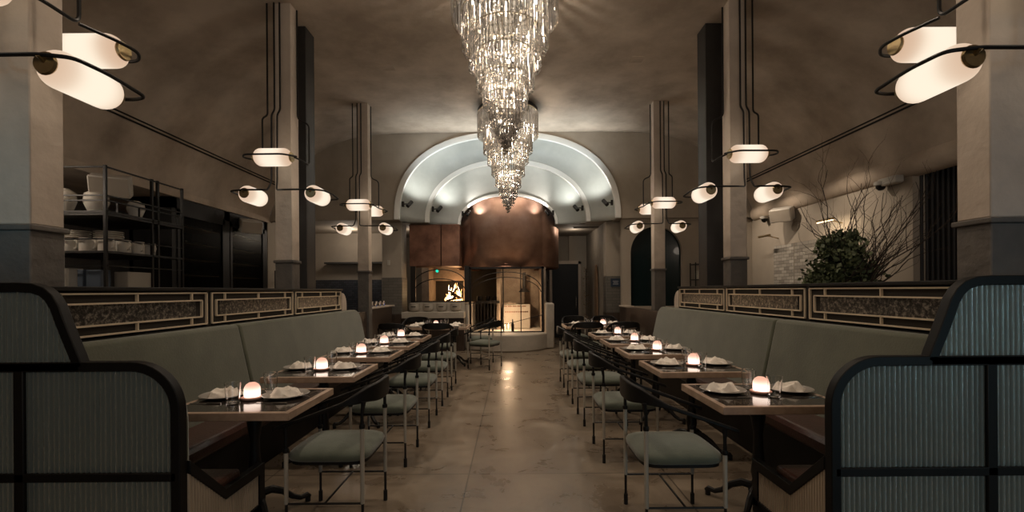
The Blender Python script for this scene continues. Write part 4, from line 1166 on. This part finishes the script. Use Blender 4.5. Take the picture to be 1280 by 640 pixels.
# wine cabinets
wc = thing('wine_cabinet', 'tall black framed wine cabinet with two glass doors on the left', 'cabinet', (0, 0, 0))
q = MB(); X = -5.6
q.box(X - .7, X, 7.5, 7.62, 0, 3.04).box(X - .7, X, 10.3, 10.42, 0, 3.04).box(X - .7, X, 8.88, 9.05, 0, 3.04).box(X - .7, X, 7.5, 10.42, 2.86, 3.04).box(X - .7, X - .64, 7.5, 10.42, 0, 3.04).box(X - .7, X, 7.5, 10.42, 0, .1)
q.build('carcass', 'black_wood', wc)
for a, b in ((7.62, 8.88), (9.05, 10.3)):
    q = MB(); q.box(X - .03, X + .01, a, a + .07, .1, 2.86).box(X - .03, X + .01, b - .07, b, .1, 2.86).box(X - .03, X + .01, a, b, 2.76, 2.86).box(X - .03, X + .01, a, b, .1, .2)
    d = q.build('door', 'black_wood', wc); MB().box(X - .015, X - .009, a + .07, b - .07, .2, 2.76).build('pane', 'smoked_glass', d)
    for k in range(9):
        MB().box(X - .6, X - .08, a + .05, b - .05, .35 + k * .28, .365 + k * .28).build('rack', 'brown_board', wc)
bt = None; cnt = 0
def mk_bottle(): return MB().lathe([(0, 0), (.038, 0), (.038, .17), (.016, .22), (.014, .29), (0, .29)], 10, axis='x')
for a, b in ((7.62, 8.88), (9.05, 10.3)):
    dn = 'nearer' if a < 8 else 'farther'
    for k in range(4, 9):
        for j in range(8):
            if bt is None: bt = mk_bottle().build('wine_bottle', 'green_glass'); o = bt
            else: o = bt.copy(); COL.objects.link(o)
            o.location = (X - .42, a + .14 + j * .135, .365 + k * .28 + .039)
            tag(o, 'dark wine bottle lying behind the %s glass door of the wine cabinet' % dn, 'bottle', 'wine bottles behind the %s glass door' % dn)
# wall piece beyond the cabinet, ladder
struct(MB().box(-5.75, -5.6, 10.45, 12.9, 0, 3.1).build('wall_left_end', 'wall_paint'))
t = thing('step_ladder', 'black ladder leaning by the pale wall beyond the wine cabinet', 'ladder', (-5.98 + .42, 10.6, 0))
q = MB(); 
for y in (0, .32): q.tube([(.05, y, 0), (.05, y, 1.95)], .018, 6)
q.build('stile', 'black_metal', t)
for k in range(7): MB().tube([(.05, 0, .25 + k * .25), (.05, .32, .25 + k * .25)], .014, 6).build('rung', 'black_metal', t)

# ================================================================ RIGHT SIDE WALL
o = MB().box(5.54, 5.6, 7.98, 9.62, 1.2, 2.34).build('stone_panel', 'ledge_tile'); tag(o, 'pale split stone panel on the right wall under the picture lights', 'stone panel')
MB().box(5.535, 5.545, 8.92, 8.94, 1.2, 2.34).build('seam', 'wall_dim', o)
for k, (y, z, on, L) in enumerate(((7.7, 2.55, True, .40), (9.55, 2.50, False, .42))):
    t = thing('picture_light', ('lit slim picture light above the stone panel' if on else 'unlit slim brass picture light farther along the right wall'), 'picture light', (5.6, y, z), 0, 'picture lights on the right wall')
    MB().tube([(-.0, 0, 0), (-.25, 0, .06), (-.30, 0, .05)], .01, 8).build('arm', 'brass', t)
    MB().tube([(-.30, -L / 2, .05), (-.30, L / 2, .05)], .022, 10).build('shade', 'brass', t)
    if on:
        MB().box(-.315, -.285, -L / 2 + .01, L / 2 - .01, .022, .032).build('lamp_strip', 'warm_strip', t)
        l = area('picture_glow', (5.30, y, z + .015), (5.5, y, z - .6), 3.5, .04, .4, (1, .80, .55)); l.rotation_euler = (0, radians(-25), 0)
for yy in (7.4, 8.9, 10.0): spot('panel_downlight', (4.5, yy, 3.6), (5.6, yy, 1.9), 60, 95, (1, .82, .64), 1.0)  # added fill spots that brighten this wall evenly
# ribbed dark curtain panel facing us
q = MB()
for k in range(26): q.tube([(5.72 + k * .075, 6.36, 0), (5.72 + k * .075, 6.36, 3.16)], .028, 8)
q.box(5.7, 7.6, 6.37, 6.42, 0, 3.2)
o = q.build('ribbed_panel', 'ribbed_dark'); tag(o, 'dark vertically ribbed wall panel right of the plant', 'wall panel'); o['kind'] = 'structure'
speaker((5.38, 9.05, 2.92), -.9, 'pale grey wall speaker above the stone panel')
def camera_dome(loc, label):
    t = thing('security_camera', label, 'camera', loc)
    MB().lathe([(0, 0), (.085, 0), (.085, -.05), (.07, -.06), (0, -.06)], 20).build('housing', 'plastic_white', t)
    MB().lathe([(.065, -.06), (.055, -.10), (.03, -.125), (0, -.13)], 16).build('dome', 'black_metal', t)
camera_dome((5.5, 9.9, 3.02), 'white dome camera under the right vault edge, nearest the column')
camera_dome((5.48, 6.75, 3.02), 'white dome camera under the right vault edge above the branches')
t = thing('wall_baton', 'short emergency lamp box', 'lamp', (5.5, 6.6, 3.0)); t['label'] = 'pale emergency lamp box beside the camera above the branches'
MB().box(-.06, .06, -.16, .16, -.05, .05).build('housing', 'plastic_white', t, bevel=.01)
MB().box(-.05, .05, -.14, .14, -.06, -.05).build('diffuser', 'wall_paint', t)

# tall branch arrangement
PX, PY = 3.38, 4.62
t = thing('branch_arrangement', 'tall bare branches rising from dark green foliage behind the right partition', 'plant', (PX, PY, 0))
MB().lathe([(0, 0), (.20, 0), (.24, .5), (.28, 1.15), (.25, 1.17), (.2, 1.1), (0, 1.1)], 28).build('urn', 'pot_clay', t)
rb = random.Random(12)
q = MB()
def grow(p, d, L, r, depth):
    P = [p.copy()]; R_ = [r]; n = max(5, int(L / .09)); cur = p.copy(); dd = d.copy()
    kink = .17 if depth < 1 else .27
    for i in range(n):
        dd = (dd + Vector((rb.gauss(.012, kink), rb.gauss(0, kink), rb.gauss(.04, kink * .6)))).normalized()
        cur = cur + dd * (L / n); P.append(cur.copy()); R_.append(r * (1 - .72 * (i + 1) / n))
        if depth < 3 and i > 1 and rb.random() < (.42 if depth == 0 else .34):
            sd = (dd + Vector((rb.gauss(0, .38), rb.gauss(0, .35), rb.uniform(.1, .6)))).normalized()
            grow(cur, sd, L * rb.uniform(.18, .42), R_[-1] * .7, depth + 1)
    q.tube(P, R_, 5)
for k in range(46):
    lean = rb.choice((rb.uniform(-.13, .05), rb.uniform(.0, .45), rb.uniform(.05, .5), rb.uniform(.1, .34)))
    L = rb.uniform(.6, 1.1) if lean < 0 or lean > .42 else rb.uniform(.9, 1.62)
    grow(Vector((rb.uniform(-.12, .14), rb.uniform(-.1, .1), 1.1)), Vector((lean * .8, rb.uniform(-.15, .2), 1)).normalized(), L, .0085, 0)
q.build('branches', 'bark', t)
q = MB()
for k in range(4600):
    # clustered leafy mound leaning left
    c = rb.choice([(-.14, 0, 1.62, .19), (-.03, -.06, 1.76, .17), (.06, 0, 1.52, .23), (-.24, .02, 1.50, .14), (-.10, 0, 1.36, .22), (.02, .04, 1.92, .11), (-.16, 0, 1.86, .09)])
    v = Vector((rb.gauss(0, 1), rb.gauss(0, 1), rb.gauss(0, 1))).normalized() * c[3] * (rb.random() ** .4 if rb.random() < .75 else rb.uniform(.9, 1.45))
    p = Vector(c[:3]) + v; n_ = Vector((rb.gauss(0, 1), rb.gauss(0, 1), rb.gauss(0, 1))).normalized(); u = n_.orthogonal().normalized(); w_ = n_.cross(u); L = rb.uniform(.018, .034)
    q.add([p - u * L, p + w_ * L * .7, p + u * L, p - w_ * L * .7], [(0, 1, 2, 3)])
q.build('foliage', 'leaf', t)
q = MB()
for k in range(500):
    p = Vector((.27, 0, 1.56)) + Vector((rb.gauss(0, .05), rb.gauss(0, .06), rb.gauss(0, .10))); a = Vector((rb.gauss(0, 1), rb.gauss(0, 1), 1.5)).normalized() * .05; u = a.orthogonal().normalized() * .003
    q.add([p - u, p + u, p + a], [(0, 1, 2)])
q.build('dried_tuft', 'dry_leaf', t)
o = MB().box(-.28, .28, -.28, .28, 0, .001)

# ceiling fittings
for k, (x, y, lab) in enumerate(((-3.0, 3.95, 'small round recessed ceiling light above the left row'), (2.0, 7.2, 'small square plate on the ceiling right of the chandeliers'), (-2.0, 7.4, 'small square plate on the ceiling left of the chandeliers'))):
    z = interp(PROF, abs(x)) + .004
    tt = thing('ceiling_fitting', lab, 'ceiling light', (x, y, z))
    if k == 0: MB().lathe([(0, -.012), (.06, -.012), (.075, 0), (0, 0)], 20).build('ring', 'plaster', tt)
    else: MB().box(-.1, .1, -.1, .1, -.01, 0).build('plate', 'plaster', tt)
# vents in the back room soffit
for k, x in enumerate((-2.0, 2.05)):
    tt = thing('ceiling_vent', 'slim linear vent in the low soffit on the %s of the copper hood' % ('left', 'right')[k], 'vent', (x, 12.0, 3.10), 0, 'vents in the back soffit')
    MB().box(-.45, .45, -.10, .10, -.012, 0).build('frame', 'dark_steel', tt)
    q = MB()
    for j in range(5): q.box(-.42, .42, -.08 + j * .036, -.068 + j * .036, -.02, -.01)
    q.build('slat', 'wall_dim', tt)

# ================================================================ LIGHT
# cool area lights added at the assumed windows behind the camera
for x, w_, e in ((-3.15, 2.8, 1), (0, 2.5, 3), (3.15, 2.8, 16)):
    area('window_daylight', (x, -3.95, 1.9), (x, 5, 1.2), e, w_, 2.1, (.42, .74, 1.0))
# warm fill spots added under the vault, with no fittings at them
for x in (-1.5, 1.5):
    for y in (3.4, 5.4, 7.6, 9.4):
        spot('vault_downlight', (x, y, 5.02), (x * 1.0, y, 0), 105, 100, (1, .81, .63), .8, .06)
for x in (-.75, .55): spot('hood_downlight', (x, 9.6, 5.0), (x * 1.1 - .1, 11.5, 2.5), 90, 50, (1, .84, .70), .9, .06)  # added spots that lighten the front of the copper hood
# unseen fill lamps added to brighten the side and back rooms
for loc, e in (((-5.9, 4.6, 2.9), 30), ((-5.9, 9.0, 2.7), 6), ((-4.3, 12.0, 2.9), 22), ((1.7, 12.4, 2.95), 6), ((-2.6, 12.2, 2.95), 8), ((6.7, 3.0, 3.0), 10)):
    l = bpy.data.lights.new('room_light', 'POINT'); l.energy = e; l.color = (1, .84, .68); l.shadow_soft_size = .15
    o = bpy.data.objects.new('room_light', l); COL.objects.link(o); o.location = loc
# cool fill spots added to tint the column fronts and right screen
spot('entrance_light', (-4.6, -2.4, 1.7), (-2.9, 2.6, 2.12), 150, 17, (.30, .68, .85), .9, .25)
spot('entrance_light', (4.6, -2.4, 1.7), (2.9, 2.6, 2.15), 60, 17, (.40, .68, .90), .9, .25)
spot('entrance_light', (4.4, -2.6, 1.3), (2.1, 2.15, .85), 90, 30, (.40, .74, .88), .9, .3)
# unseen warm panel added behind the camera to bounce off the ceiling
area('front_room_light', (0, -3.3, 3.6), (0, 1.5, 5.4), 60, 7, 1.2, (1, .78, .58))
# glow added for an assumed next chandelier, unseen overhead
for z, e in ((4.75, 18),):
    l = bpy.data.lights.new('chandelier_glow', 'POINT'); l.energy = e; l.color = (1, .86, .70); l.shadow_soft_size = .2
    o = bpy.data.objects.new('chandelier_glow', l); COL.objects.link(o); o.location = (AX, 1.3, z)
# assumed cove light, without a fitting, added to brighten the vault's end
area('cove_light', (AX, 10.0, 4.1), (AX, 10.15, 5.1), 27, 3.8, .25, (.86, .96, 1.0))

w = bpy.data.worlds.new('world'); SC.world = w; w.use_nodes = True
w.node_tree.nodes['Background'].inputs[0].default_value = (.05, .08, .12, 1); w.node_tree.nodes['Background'].inputs[1].default_value = .3

# ================================================================ CAMERA
cd = bpy.data.cameras.new('camera'); cam = bpy.data.objects.new('camera', cd); COL.objects.link(cam)
cd.sensor_width = 36; cd.lens = 16.0; cd.shift_y = 43 / 1280; cd.clip_start = .05
cam.matrix_world = Matrix.Translation((0, 0, H)) @ Matrix.Rotation(radians(90), 4, 'X') @ Matrix.Rotation(radians(-.42), 4, 'Z')
SC.camera = cam
vs_ = SC.view_settings
vs_.view_transform = 'Standard'; vs_.look = 'None'; vs_.gamma = 1; vs_.use_curve_mapping = False; vs_.exposure = 0
cy = SC.cycles
cy.sample_clamp_indirect = 4; cy.caustics_reflective = False; cy.caustics_refractive = False
cy.max_bounces = 8; cy.transparent_max_bounces = 24; cy.diffuse_bounces = 4; cy.glossy_bounces = 4
